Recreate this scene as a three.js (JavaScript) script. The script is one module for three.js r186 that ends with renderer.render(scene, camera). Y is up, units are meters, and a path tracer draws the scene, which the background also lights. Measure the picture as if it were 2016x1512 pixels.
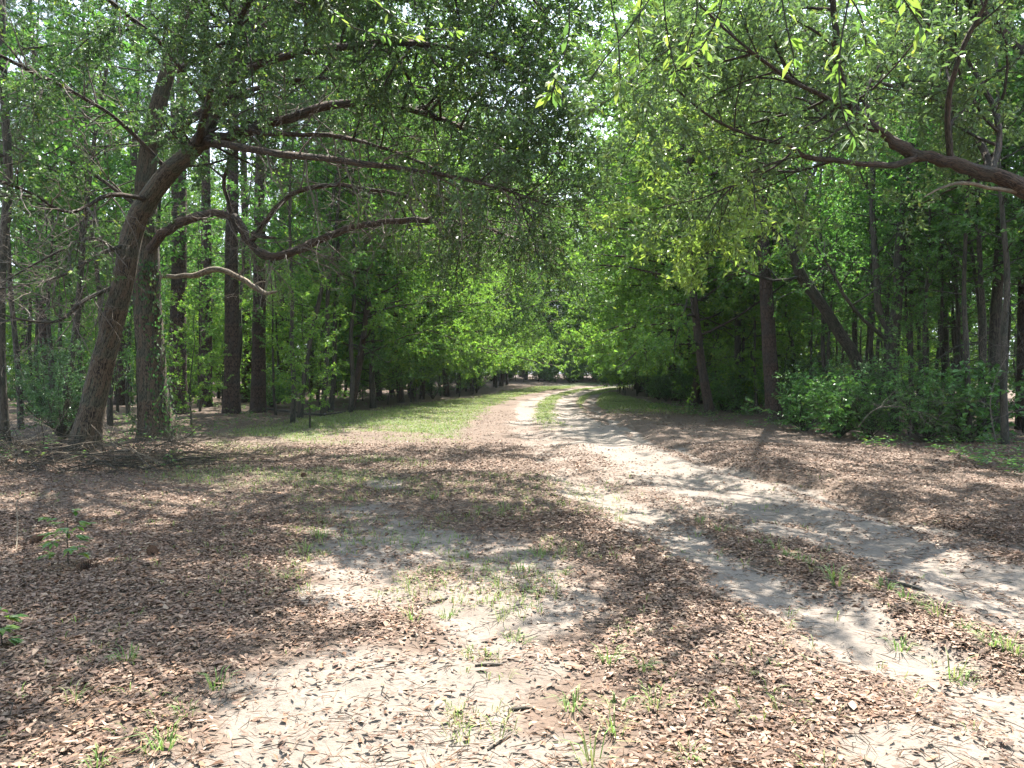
import * as THREE from 'three';

// ---------------------------------------------------------------- camera, sky, sun, exposure
const F = 1516, HORIZON = 730, EYE = 1.6;            // focal length and horizon in photograph pixels (2016 x 1512)
const scene = new THREE.Scene();
const camera = new THREE.PerspectiveCamera(2 * Math.atan(756 / F) * 180 / Math.PI, 4 / 3, 0.05, 600);
camera.position.set(0, EYE, 0);
camera.rotation.x = -Math.atan((756 - HORIZON) / F);
const renderer = new THREE.WebGLRenderer({ antialias: true });
renderer.toneMapping = THREE.LinearToneMapping;
renderer.toneMappingExposure = 4.75;
renderer.shadowMap.enabled = true;

const SUN_AZ = 14 * Math.PI / 180, SUN_EL = 61 * Math.PI / 180;   // ahead, a little to the right, high
const sunDir = new THREE.Vector3(Math.sin(SUN_AZ) * Math.cos(SUN_EL), Math.sin(SUN_EL), -Math.cos(SUN_AZ) * Math.cos(SUN_EL));
{
  const W = 512, H = 256, data = new Float32Array(W * H * 4);
  for (let j = 0; j < H; j++) for (let i = 0; i < W; i++) {
    const up = ((j + 0.5) / H - 0.5) * Math.PI, a = ((i + 0.5) / W - 0.5) * 2 * Math.PI;
    const y = Math.sin(up), x = Math.cos(a) * Math.cos(up), z = Math.sin(a) * Math.cos(up);
    const c = Math.max(0, x * sunDir.x + y * sunDir.y + z * sunDir.z);
    const k = Math.pow(1 - Math.max(0, y), 2.2), g = 0.55 * Math.pow(c, 14) + 0.14 * Math.pow(c, 3);
    const o = (j * W + i) * 4;
    data[o] = 0.28 + 0.25 * k + g; data[o + 1] = 0.38 + 0.18 * k + g * 0.98; data[o + 2] = 0.54 + 0.07 * k + g * 0.93; data[o + 3] = 1;
  }
  const t = new THREE.DataTexture(data, W, H, THREE.RGBAFormat, THREE.FloatType);
  t.mapping = THREE.EquirectangularReflectionMapping; t.magFilter = THREE.LinearFilter; t.needsUpdate = true;
  scene.background = t; scene.environment = t;
  scene.backgroundIntensity = 1; scene.environmentIntensity = 1;
}
const sun = new THREE.DirectionalLight(new THREE.Color(1.0, 0.945, 0.86), 5);
sun.name = 'sun';
sun.position.copy(sunDir).multiplyScalar(90).add(new THREE.Vector3(0, 0, -25));
sun.target.position.set(0, 0, -25);
sun.castShadow = true;
Object.assign(sun.shadow.camera, { left: -60, right: 60, top: 70, bottom: -70, near: 1, far: 220 });
sun.shadow.mapSize.set(4096, 4096);
scene.add(sun, sun.target);

// ---------------------------------------------------------------- helpers
function rng(seed) { let s = seed >>> 0; return () => { s = (s + 0x6d2b79f5) | 0; let t = Math.imul(s ^ (s >>> 15), 1 | s); t = (t + Math.imul(t ^ (t >>> 7), 61 | t)) ^ t; return ((t ^ (t >>> 14)) >>> 0) / 4294967296; }; }
const clamp = (x, a = 0, b = 1) => x < a ? a : x > b ? b : x;
const lerp = (a, b, t) => a + (b - a) * t;
const smooth = (a, b, x) => { const t = clamp((x - a) / (b - a)); return t * t * (3 - 2 * t); };
const hash = (i, j) => { let h = Math.imul(i, 374761393) + Math.imul(j, 668265263) | 0; h = Math.imul(h ^ (h >>> 13), 1274126177); return ((h ^ (h >>> 16)) >>> 0) / 4294967296; };
function vnoise(x, y, px = 0, py = 0) {               // value noise, tileable when periods are given
  const i = Math.floor(x), j = Math.floor(y), u = x - i, v = y - j, s = u * u * (3 - 2 * u), t = v * v * (3 - 2 * v);
  const w = (a, b) => hash(px ? ((a % px) + px) % px : a, py ? ((b % py) + py) % py : b);
  return lerp(lerp(w(i, j), w(i + 1, j), s), lerp(w(i, j + 1), w(i + 1, j + 1), s), t);
}
const fbm = (x, y, n = 4) => { let a = 0.5, s = 0, q = 0; for (let k = 0; k < n; k++) { s += a * vnoise(x + k * 17.3, y - k * 9.1); q += a; a *= 0.5; x *= 2; y *= 2; } return s / q; };
const table = (pts) => (d) => { if (d <= pts[0][0]) return pts[0][1]; for (let k = 1; k < pts.length; k++) if (d <= pts[k][0]) return lerp(pts[k - 1][1], pts[k][1], (d - pts[k - 1][0]) / (pts[k][0] - pts[k - 1][0])); return pts[pts.length - 1][1]; };
const P = (px, py, d) => [(px - 1008) / F * d, EYE + (HORIZON - py) / F * d, -d];       // a place seen at that pixel, d metres away
const G = (px, py) => { const d = EYE * F / (py - HORIZON); return [(px - 1008) / F * d, -d]; };

class Acc {                                           // grows positions, colours, normals, uvs and indices
  constructor(wood = false) { this.wood = wood; this.n = 0; this.m = 0; this.pos = new Float32Array(3072); this.col = wood ? null : new Float32Array(3072); this.nor = wood ? new Float32Array(3072) : null; this.uv = wood ? new Float32Array(2048) : null; this.idx = new Uint32Array(4096); }
  room(v, t) {
    const big = (a, n) => { const b = new a.constructor(n); b.set(a); return b; };
    if ((this.n + v) * 3 > this.pos.length) { const c = Math.max(this.pos.length * 2, (this.n + v) * 3); this.pos = big(this.pos, c); if (this.col) this.col = big(this.col, c); if (this.wood) { this.nor = big(this.nor, c); this.uv = big(this.uv, Math.ceil(c / 3) * 2); } }
    if (this.m + t * 3 > this.idx.length) this.idx = big(this.idx, Math.max(this.idx.length * 2, this.m + t * 3));
  }
  v(x, y, z, r, g, b) { const o = this.n * 3; this.pos[o] = x; this.pos[o + 1] = y; this.pos[o + 2] = z; if (this.col) { this.col[o] = r; this.col[o + 1] = g; this.col[o + 2] = b; } return this.n++; }
  t(a, b, c) { this.idx[this.m++] = a; this.idx[this.m++] = b; this.idx[this.m++] = c; }
  geometry() {
    const g = new THREE.BufferGeometry();
    g.setAttribute('position', new THREE.BufferAttribute(this.pos.slice(0, this.n * 3), 3));
    if (this.col) g.setAttribute('color', new THREE.BufferAttribute(this.col.slice(0, this.n * 3), 3));
    if (this.wood) { g.setAttribute('normal', new THREE.BufferAttribute(this.nor.slice(0, this.n * 3), 3)); g.setAttribute('uv', new THREE.BufferAttribute(this.uv.slice(0, this.n * 2), 2)); }
    g.setIndex(new THREE.BufferAttribute(this.idx.slice(0, this.m), 1));
    return g;
  }
}
const norm = (a) => { const l = Math.hypot(a[0], a[1], a[2]) || 1; return [a[0] / l, a[1] / l, a[2] / l]; };
const cross = (a, b) => [a[1] * b[2] - a[2] * b[1], a[2] * b[0] - a[0] * b[2], a[0] * b[1] - a[1] * b[0]];

function leaf4(A, p, d, n, len, wid, c, fold = 0.25, droop = 0.1) {          // folded blade, two triangles
  const s = norm(cross(d, n)), u = cross(s, d), w = wid / 2, f = wid * fold, q = len * 0.48;
  A.room(4, 2);
  const a = A.v(p[0], p[1], p[2], c[0], c[1], c[2]);
  A.v(p[0] + d[0] * q + s[0] * w + u[0] * f, p[1] + d[1] * q + s[1] * w + u[1] * f, p[2] + d[2] * q + s[2] * w + u[2] * f, c[0], c[1], c[2]);
  A.v(p[0] + d[0] * len - u[0] * droop * len, p[1] + d[1] * len - u[1] * droop * len, p[2] + d[2] * len - u[2] * droop * len, c[0], c[1], c[2]);
  A.v(p[0] + d[0] * q - s[0] * w + u[0] * f, p[1] + d[1] * q - s[1] * w + u[1] * f, p[2] + d[2] * q - s[2] * w + u[2] * f, c[0], c[1], c[2]);
  A.t(a, a + 1, a + 2); A.t(a, a + 2, a + 3);
}
function leaf8(A, p, d, n, len, wid, c, fold = 0.22, bend = 0.15, shape = 0.62) {  // obovate blade with a midrib, eight triangles
  const s = norm(cross(d, n)), u = cross(s, d);
  A.room(8, 8);
  const put = (t, k, up) => A.v(p[0] + d[0] * t * len + s[0] * k + u[0] * up, p[1] + d[1] * t * len + s[1] * k + u[1] * up, p[2] + d[2] * t * len + s[2] * k + u[2] * up, c[0], c[1], c[2]);
  const w1 = wid * 0.32, w2 = wid * 0.5, b = (t) => -bend * len * t * t;
  const o = put(0, 0, 0);
  put(0.3, w1, b(0.3) + w1 * fold); put(0.3, 0, b(0.3)); put(0.3, -w1, b(0.3) + w1 * fold);
  put(shape, w2, b(shape) + w2 * fold); put(shape, 0, b(shape)); put(shape, -w2, b(shape) + w2 * fold);
  put(1, 0, b(1));
  A.t(o, o + 1, o + 2); A.t(o, o + 2, o + 3); A.t(o + 1, o + 4, o + 5); A.t(o + 1, o + 5, o + 2); A.t(o + 2, o + 5, o + 6); A.t(o + 2, o + 6, o + 3); A.t(o + 4, o + 7, o + 5); A.t(o + 5, o + 7, o + 6);
}
function tube(A, pts, sides, rough = 0, flare = 0) {                         // pts: [x, y, z, radius]; smooth tapered tube with uv in metres
  const n = pts.length; A.room(n * (sides + 1), (n - 1) * sides * 2);
  let up = [0.13, 0.2, 1], len = 0, base = A.n;
  for (let k = 0; k < n; k++) {
    const a = pts[Math.max(0, k - 1)], b = pts[Math.min(n - 1, k + 1)], d = norm([b[0] - a[0], b[1] - a[1], b[2] - a[2]]);
    if (k) len += Math.hypot(pts[k][0] - a[0], pts[k][1] - a[1], pts[k][2] - a[2]);
    const s = norm(cross(d, up)); up = cross(s, d);
    for (let i = 0; i <= sides; i++) {
      const th = i / sides * Math.PI * 2, c = Math.cos(th), q = Math.sin(th), nx = s[0] * c + up[0] * q, ny = s[1] * c + up[1] * q, nz = s[2] * c + up[2] * q;
      let r = pts[k][3];
      if (rough) r *= 1 + rough * ((vnoise(Math.cos(th) * 2.2 + 7, len * 1.3 + Math.sin(th) * 2.2) - 0.5) * 1.4 + (vnoise(Math.cos(th) * 6 + 3, len * 3 + Math.sin(th) * 6) - 0.5) * 0.7);
      if (flare) r *= 1 + flare * Math.exp(-len * 3.2) * (1 + 0.55 * Math.cos(th * 4 + 0.7) + 0.3 * Math.cos(th * 7 + 2));
      const o = A.n * 3;
      A.v(pts[k][0] + nx * r, pts[k][1] + ny * r, pts[k][2] + nz * r);
      A.nor[o] = nx; A.nor[o + 1] = ny; A.nor[o + 2] = nz;
      A.uv[(A.n - 1) * 2] = i / sides * Math.max(1, Math.round(pts[0][3] * 6.283 / 0.35)); A.uv[(A.n - 1) * 2 + 1] = len;
    }
  }
  for (let k = 0; k < n - 1; k++) for (let i = 0; i < sides; i++) { const a = base + k * (sides + 1) + i, b = a + sides + 1; A.t(a, b, a + 1); A.t(a + 1, b, b + 1); }
}
function refine(pts, per = 4) {                                              // Catmull-Rom through [x, y, z, r]
  const out = [], n = pts.length;
  for (let k = 0; k < n - 1; k++) {
    const p0 = pts[Math.max(0, k - 1)], p1 = pts[k], p2 = pts[k + 1], p3 = pts[Math.min(n - 1, k + 2)];
    for (let i = 0; i < per; i++) { const t = i / per, q = []; for (let c = 0; c < 4; c++) { const v = 0.5 * (2 * p1[c] + (p2[c] - p0[c]) * t + (2 * p0[c] - 5 * p1[c] + 4 * p2[c] - p3[c]) * t * t + (3 * p1[c] - p0[c] - 3 * p2[c] + p3[c]) * t * t * t); q.push(c === 3 ? Math.max(0.003, v) : v); } out.push(q); }
  }
  out.push(pts[n - 1].slice()); return out;
}
const path = (list) => refine(list.map(([px, py, d, r]) => [...P(px, py, d), r]));       // limb through photograph places

// names, labels, copies
const used = new Map();
const numbered = (n) => { n = n.replace(/_\d{3}$/, ''); const k = used.get(n) ?? 0; used.set(n, k + 1); return k ? n + '_' + String(k).padStart(3, '0') : n; };
function tag(o, label, category, group, kind) { if (label) o.userData.label = label; if (category) o.userData.category = category; if (group) o.userData.group = group; if (kind) o.userData.kind = kind; return o; }
function thing(name, label, category, pos = [0, 0, 0], group) { const o = new THREE.Group(); o.name = numbered(name); o.position.set(...pos); scene.add(o); return tag(o, label, category, group); }
function part(name, geometry, mat, parent, kind) { const m = new THREE.Mesh(geometry, mat); m.name = name; m.castShadow = m.receiveShadow = true; if (kind) m.userData.kind = kind; (parent ?? scene).add(m); return m; }
const moved = (pts, o) => pts.map((p) => [p[0] - o[0], p[1] - o[1], p[2] - o[2], p[3]]);

// ---------------------------------------------------------------- materials
function dataTexture(W, H, f, srgb = false) {
  const d = new Uint8Array(W * H * 4);
  for (let j = 0; j < H; j++) for (let i = 0; i < W; i++) { const c = f(i / W, j / H), o = (j * W + i) * 4; for (let k = 0; k < 3; k++) d[o + k] = clamp(c[k], 0, 1) * 255; d[o + 3] = 255; }
  const t = new THREE.DataTexture(d, W, H); t.wrapS = t.wrapT = THREE.RepeatWrapping; t.magFilter = THREE.LinearFilter; if (srgb) t.colorSpace = THREE.SRGBColorSpace; t.needsUpdate = true; return t;
}
function cells(u, v, nx, ny, jitter = 0.8) {          // tileable cell noise: distance to the border between the two nearest cells, and a cell number
  const x = u * nx, y = v * ny, i = Math.floor(x), j = Math.floor(y); let a = 9, b = 9, id = 0;
  for (let p = -1; p < 2; p++) for (let q = -1; q < 2; q++) { const ii = ((i + p) % nx + nx) % nx, jj = ((j + q) % ny + ny) % ny, dx = i + p + 0.5 + (hash(ii, jj + 91) - 0.5) * jitter - x, dy = j + q + 0.5 + (hash(ii + 57, jj) - 0.5) * jitter - y, l = dx * dx + dy * dy; if (l < a) { b = a; a = l; id = hash(ii * 3 + 1, jj * 7 + 5); } else if (l < b) b = l; }
  return [Math.sqrt(b) - Math.sqrt(a), id];
}
const oakH = (u, v) => { const w = (vnoise(u * 8, v * 6, 8, 6) - 0.5) * 0.12 + (vnoise(u * 20, v * 16, 20, 16) - 0.5) * 0.05, r = cells(u + w, v + w * 0.6, 15, 9, 1), f = vnoise((u + w * 0.7) * 22, v * 5, 22, 5); return clamp(clamp(r[0] * 1.5) * 0.4 + f * 0.35 + vnoise(u * 70, v * 60, 70, 60) * 0.3); };
const pineH = (u, v) => { const w = (vnoise(u * 6, v * 6, 6, 6) - 0.5) * 0.14 + (vnoise(u * 24, v * 24, 24, 24) - 0.5) * 0.05, r = cells(u + w, v + w * 0.6, 7, 6, 1); return clamp(clamp(r[0] * 2.2) * 0.6 + vnoise(u * 40, v * 60, 40, 60) * 0.25 + r[1] * 0.15); };
const bark = (height, deep, face, alt, spec) => {
  const map = dataTexture(256, 512, (u, v) => { const h = height(u, v), m = vnoise(u * 5, v * 5, 5, 5) * 0.6 + vnoise(u * 23, v * 17, 23, 17) * 0.4; return [0, 1, 2].map((k) => lerp(deep[k], lerp(face[k], alt[k], smooth(0.35, 0.7, m)), smooth(0.2, 0.62, h))); });
  const bump = dataTexture(256, 512, (u, v) => { const h = height(u, v); return [h, h, h]; });
  return new THREE.MeshStandardMaterial({ map, bumpMap: bump, bumpScale: spec, roughness: 0.95 });
};
const M = {
  oak: bark(oakH, [0.009, 0.007, 0.005], [0.135, 0.10, 0.066], [0.10, 0.098, 0.066], 0.03),
  limb: bark(oakH, [0.010, 0.007, 0.005], [0.078, 0.05, 0.032], [0.06, 0.05, 0.036], 0.014),
  pine: bark(pineH, [0.018, 0.012, 0.008], [0.09, 0.056, 0.04], [0.065, 0.05, 0.042], 0.025),
  slim: bark(oakH, [0.02, 0.017, 0.013], [0.075, 0.064, 0.048], [0.05, 0.052, 0.036], 0.006),
  twig: bark(oakH, [0.05, 0.04, 0.03], [0.2, 0.165, 0.13], [0.14, 0.125, 0.105], 0.003),
  dead: bark(oakH, [0.06, 0.045, 0.03], [0.23, 0.18, 0.125], [0.16, 0.135, 0.10], 0.008),
};
for (const k in M) M[k].name = k + '_bark';
const leafMat = (name, color, through, coat, coatRough) => { const m = new THREE.MeshPhysicalMaterial({ color: new THREE.Color().setRGB(...color), roughness: 0.92, transmission: through, thickness: 0, side: THREE.DoubleSide, vertexColors: true, clearcoat: coat, clearcoatRoughness: coatRough, specularIntensity: 0.5 }); m.name = name; return m; };
const L = {
  oak: leafMat('oak_leaf', [1, 1, 1], 0.5, 1, 0.4),
  soft: leafMat('soft_leaf', [1, 1, 1], 0.66, 0.25, 0.4),
  needle: leafMat('pine_needle', [1, 1, 1], 0.3, 0.3, 0.4),
  shrub: leafMat('shrub_leaf', [1, 1, 1], 0.35, 0.8, 0.35),
};
const litterMat = new THREE.MeshStandardMaterial({ color: 0xffffff, vertexColors: true, roughness: 0.75, side: THREE.DoubleSide }); litterMat.name = 'dry_leaf';
const grassMat = leafMat('grass_blade', [1, 1, 1], 0.45, 0.2, 0.5);

// ---------------------------------------------------------------- growing trees
// S: species. lev[k] = { len, n (children per metre), ang, wander, lift, sides, start }
function grow(R, W, T, A, S, p, d, len, r, k) {
  const v = S.lev[k], last = k === S.lev.length - 1, n = Math.max(last ? 1 : 2, Math.round(len / v.step)), pts = [[...p, r]];
  let q = p.slice(), dir = d.slice();
  for (let i = 1; i <= n; i++) {
    dir = norm([dir[0] + (R() - 0.5) * v.wander, dir[1] + (R() - 0.5) * v.wander + v.lift * (i / n), dir[2] + (R() - 0.5) * v.wander]);
    q = [q[0] + dir[0] * len / n, q[1] + dir[1] * len / n, q[2] + dir[2] * len / n];
    if (q[1] < (S.floor ?? 0.25)) { dir[1] = Math.abs(dir[1]); q[1] = S.floor ?? 0.25; }
    pts.push([...q, Math.max(0.0025, r * (1 - 0.75 * i / n))]);
  }
  tube(k === 0 ? W : T, pts, v.sides);
  if (!last) kids(R, W, T, A, S, pts, k, len, v.start ?? 0.15);
  if (S.leaf && k >= S.leafFrom) leaves(R, A, S, pts, len, last);
}
function along(pts, t) { const f = t * (pts.length - 1), i = Math.min(pts.length - 2, Math.floor(f)), u = f - i, a = pts[i], b = pts[i + 1]; return [[lerp(a[0], b[0], u), lerp(a[1], b[1], u), lerp(a[2], b[2], u)], norm([b[0] - a[0], b[1] - a[1], b[2] - a[2]]), lerp(a[3], b[3], u)]; }
function kids(R, W, T, A, S, pts, k, len, start, many = 1, bias) {
  const v = S.lev[k + 1], n = Math.floor(len * v.n * (1 - start) * many + R());
  for (let i = 0; i < n; i++) {
    const t = start + (1 - start) * (i + R()) / n, [p, d, r] = along(pts, Math.min(0.999, t));
    let s = norm(cross(d, [R() - 0.5, (R() - 0.5) * (v.flat ?? 1), R() - 0.5])); if (v.flat !== undefined && v.flat < 1) { s = norm([s[0], s[1] * v.flat, s[2]]); }
    const a = v.ang * (0.7 + 0.6 * R());
    let e = [d[0] * Math.cos(a) + s[0] * Math.sin(a), d[1] * Math.cos(a) + s[1] * Math.sin(a) + (v.up ?? 0), d[2] * Math.cos(a) + s[2] * Math.sin(a)];
    if (bias) e = [e[0] + bias[0], e[1] + bias[1], e[2] + bias[2]];
    grow(R, W, T, A, S, p, norm(e), v.len * (0.55 + 0.8 * R()) * (1 - 0.45 * t), Math.max(0.003, Math.min(r * 0.6, v.r)), k + 1);
  }
}
function leaves(R, A, S, pts, len, last) {
  const f = S.leaf, n = Math.max(1, Math.round(len * f.n * (last ? 1 : 0.5)));
  for (let i = 0; i < n; i++) {
    const t = Math.pow((i + R()) / n, last ? 0.6 : 1), [p, d] = along(pts, Math.min(0.999, t));
    const s = norm([R() - 0.5, (R() - 0.5) * (1 - f.flat), R() - 0.5]), e = norm([d[0] * 0.6 + s[0], d[1] * 0.6 + s[1] - f.hang, d[2] * 0.6 + s[2]]);
    const nr = norm([(R() - 0.5) * 2 * (1 - f.flat), 0.25 + f.flat + (R() - 0.5) * (1 - f.flat), (R() - 0.5) * 2 * (1 - f.flat)]);
    const h = R(), c0 = f.colors[Math.floor(R() * R() * f.colors.length * 0.999)], b = 0.75 + 0.5 * R(), l = f.len * (0.7 + 0.55 * R());
    leaf4(A, p, e, Math.abs(e[0] * nr[0] + e[1] * nr[1] + e[2] * nr[2]) > 0.97 ? [1, 0, 0] : nr, l, l * f.wid * (0.8 + 0.4 * h), [c0[0] * b, c0[1] * b, c0[2] * b], 0.2 + 0.25 * h, 0.15);
  }
}
const GREEN = {
  oak: [[0.068, 0.137, 0.032], [0.092, 0.178, 0.03], [0.053, 0.107, 0.032], [0.2, 0.265, 0.034]],
  bright: [[0.15, 0.29, 0.034], [0.195, 0.335, 0.036], [0.11, 0.25, 0.038], [0.28, 0.365, 0.044]],
  mid: [[0.088, 0.22, 0.037], [0.125, 0.27, 0.036], [0.072, 0.18, 0.038], [0.205, 0.315, 0.04]],
  dark: [[0.052, 0.13, 0.036], [0.072, 0.168, 0.04], [0.088, 0.185, 0.04], [0.13, 0.225, 0.046]],
  blue: [[0.07, 0.135, 0.06], [0.085, 0.16, 0.065], [0.06, 0.12, 0.06], [0.10, 0.17, 0.065]],
};
const SP = {
  oak: { leafFrom: 2, floor: 2.2, leaf: { n: 56, len: 0.078, wid: 0.42, flat: 0.15, hang: 0.15, colors: GREEN.oak }, lev: [{}, { n: 4.6, len: 2.0, r: 0.03, ang: 1.0, step: 0.3, wander: 0.5, lift: 0.02, sides: 5, start: 0.12 }, { n: 7, len: 0.85, r: 0.008, ang: 0.9, step: 0.28, wander: 0.5, lift: 0.0, sides: 3, start: 0.1 }, { n: 5.6, len: 0.34, r: 0.0035, ang: 0.8, step: 0.4, wander: 0.5, lift: -0.05, sides: 3 }] },
  bare: { leafFrom: 9, floor: 1.4, lev: [{}, { n: 3, len: 1.7, r: 0.016, ang: 1.0, step: 0.2, wander: 0.6, lift: -0.06, sides: 4 }, { n: 5.5, len: 0.8, r: 0.008, ang: 0.8, step: 0.18, wander: 0.7, lift: -0.05, sides: 3 }, { n: 5, len: 0.34, r: 0.0045, ang: 0.8, step: 0.12, wander: 0.8, lift: -0.05, sides: 3 }] },
};

// ---------------------------------------------------------------- the ground
const trackL = table([[0, 2.9], [3.4, 2.55], [4.66, 2.1], [6.5, 1.78], [9, 1.38], [10.5, 1.1], [14.3, 0.75], [20, 0.42], [26, 0.4], [33, 0.62], [40, 1.0], [48, 1.9], [56, 3.4], [64, 5.6], [74, 9.2], [84, 13.5], [110, 26]]);
const trackR = table([[0, 4.1], [3.4, 4.0], [4.66, 3.8], [6.5, 3.45], [9, 3.2], [10.5, 2.95], [14.3, 2.4], [20, 2.05], [26, 2.0], [33, 2.25], [40, 2.7], [48, 3.6], [56, 5.1], [64, 7.3], [74, 10.9], [84, 15.2], [110, 27.7]]);
const ditchX = table([[0, 5.4], [7, 4.75], [9.3, 4.3], [12.4, 3.65], [18.6, 3.15], [28.5, 3.2], [37, 3.7], [50, 5.4], [64, 9.4], [110, 30]]);
const edgeL = table([[0, -9.5], [12, -9], [20, -8.8], [28, -8.4], [34, -6.4], [40, -4.9], [50, -2.8], [60, -1.2], [70, 1.2], [80, 5], [90, 9], [110, 18]]);
const edgeR = table([[0, 10.2], [14, 9.6], [18, 9.7], [24, 8.5], [30, 7.9], [40, 7.5], [50, 7.5], [58, 8.4], [66, 10.9], [76, 15.5], [90, 22], [110, 34]]);
const blobs = [[740, 1085, 190, 85, 0.95], [930, 1120, 170, 90, 0.55], [690, 1175, 110, 40, 0.7], [790, 1400, 330, 140, 1], [600, 1370, 210, 60, 0.7], [1000, 1300, 190, 90, 0.6], [760, 950, 45, 12, 0.8], [1000, 1480, 260, 70, 0.75], [1010, 1200, 170, 130, 0.72], [1120, 1180, 130, 70, 0.4], [1800, 1480, 170, 60, 0.9], [640, 1600, 500, 120, 0.7], [1950, 1420, 160, 60, 0.6]];
const uneven = (x, z) => (fbm(x * 1.1 + 3, z * 1.1, 4) - 0.5);
function sandAt(x, z) {
  const d = -z, e = uneven(x, z), w = smooth(2, 8, d);
  let s = 0;
  if (d > 0.3) {
    const l = Math.abs(x - trackL(d)) - (0.48 - 0.08 * w), r = Math.abs(x - trackR(d)) - (d < 9 ? 0.74 : d < 22 ? 0.78 : 0.55);
    s = Math.max(smooth(0.28, -0.26, l + e * 0.9) * (1 - 0.5 * smooth(9.5, 12, d) * smooth(27, 22, d)), smooth(0.36, -0.28, r + e * 1.0));
    if (d > 8 && d < 26) s = Math.max(s, 0.5 * smooth(0.4, -0.2, Math.abs(x - (trackL(d) + trackR(d)) / 2) - 0.6 + e));
    const q = Math.abs(x - ditchX(d) - 0.14 * Math.sin(d * 1.3)) - 0.13; s = Math.max(s, 0.9 * smooth(0.14, -0.1, q + e * 0.55) * smooth(60, 45, d));
    const px = 1008 + x / d * F, py = HORIZON + EYE * F / d;
    for (const [cx, cy, rx, ry, k] of blobs) { const t = Math.hypot((px - cx) / rx, (py - cy) / ry); if (t < 1.8) s = Math.max(s, k * smooth(1.25, 0.6, t + e * 1.1)); }
  }
  return s;
}
function grassAt(x, z) {
  const d = -z, e = uneven(x * 0.7 + 9, z * 0.7); if (d < 2) return 0;
  const m = (trackL(d) + trackR(d)) / 2;
  let g = 0;
  g = Math.max(g, smooth(20, 27, d) * smooth(0.55, 0.2, Math.abs(x - m) + e * 0.5));                                                   // between the tracks
  g = Math.max(g, smooth(15, 24, d + e * 10) * smooth(edgeL(d) + 0.6, edgeL(d) + 2.4, x) * smooth(trackL(d) - 1.3, trackL(d) - 2.2, x + e * 1.2) * (0.6 + 0.4 * smooth(-0.1, 0.1, e)));   // left verge
  g = Math.max(g, smooth(26, 36, d) * smooth(trackR(d) + 0.6, trackR(d) + 0.9, x) * smooth(edgeR(d) - 0.4, edgeR(d) - 1.6, x) * (Math.abs(x - ditchX(d)) > 0.4 ? 1 : 0));
  g = Math.max(g, 0.5 * smooth(9, 11, d) * smooth(17, 13, d) * smooth(-1, -2.5, x) * smooth(-7.5, -5.5, x) * smooth(0.0, 0.12, e));
  return clamp(g);
}
function height(x, z) {
  const d = -z; let h = (fbm(x * 0.35, z * 0.35, 3) - 0.5) * 0.16 + (fbm(x * 2.1 + 40, z * 2.1, 3) - 0.5) * 0.05 + (d > -3 && d < 14 ? (fbm(x * 6 + 11, z * 6, 2) - 0.5) * 0.022 : 0);
  if (d > 0) {
    for (const t of [trackL, trackR]) h -= 0.045 * smooth(0.55, 0.1, Math.abs(x - t(d)));
    const q = x - ditchX(d) - 0.14 * Math.sin(d * 1.3), f = smooth(62, 45, d);
    h -= f * 0.07 * smooth(0.4, 0.08, Math.abs(q)); h += f * 0.055 * smooth(0.15, 0.6, q) * smooth(6, 1.2, q);
    h += 0.15 * smooth(edgeR(d) - 2.5, edgeR(d) + 3, x) + 0.15 * smooth(edgeL(d) + 2, edgeL(d) - 3, x) + 0.5 * smooth(40, 110, d);
  }
  return h - 0.02;
}
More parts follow.
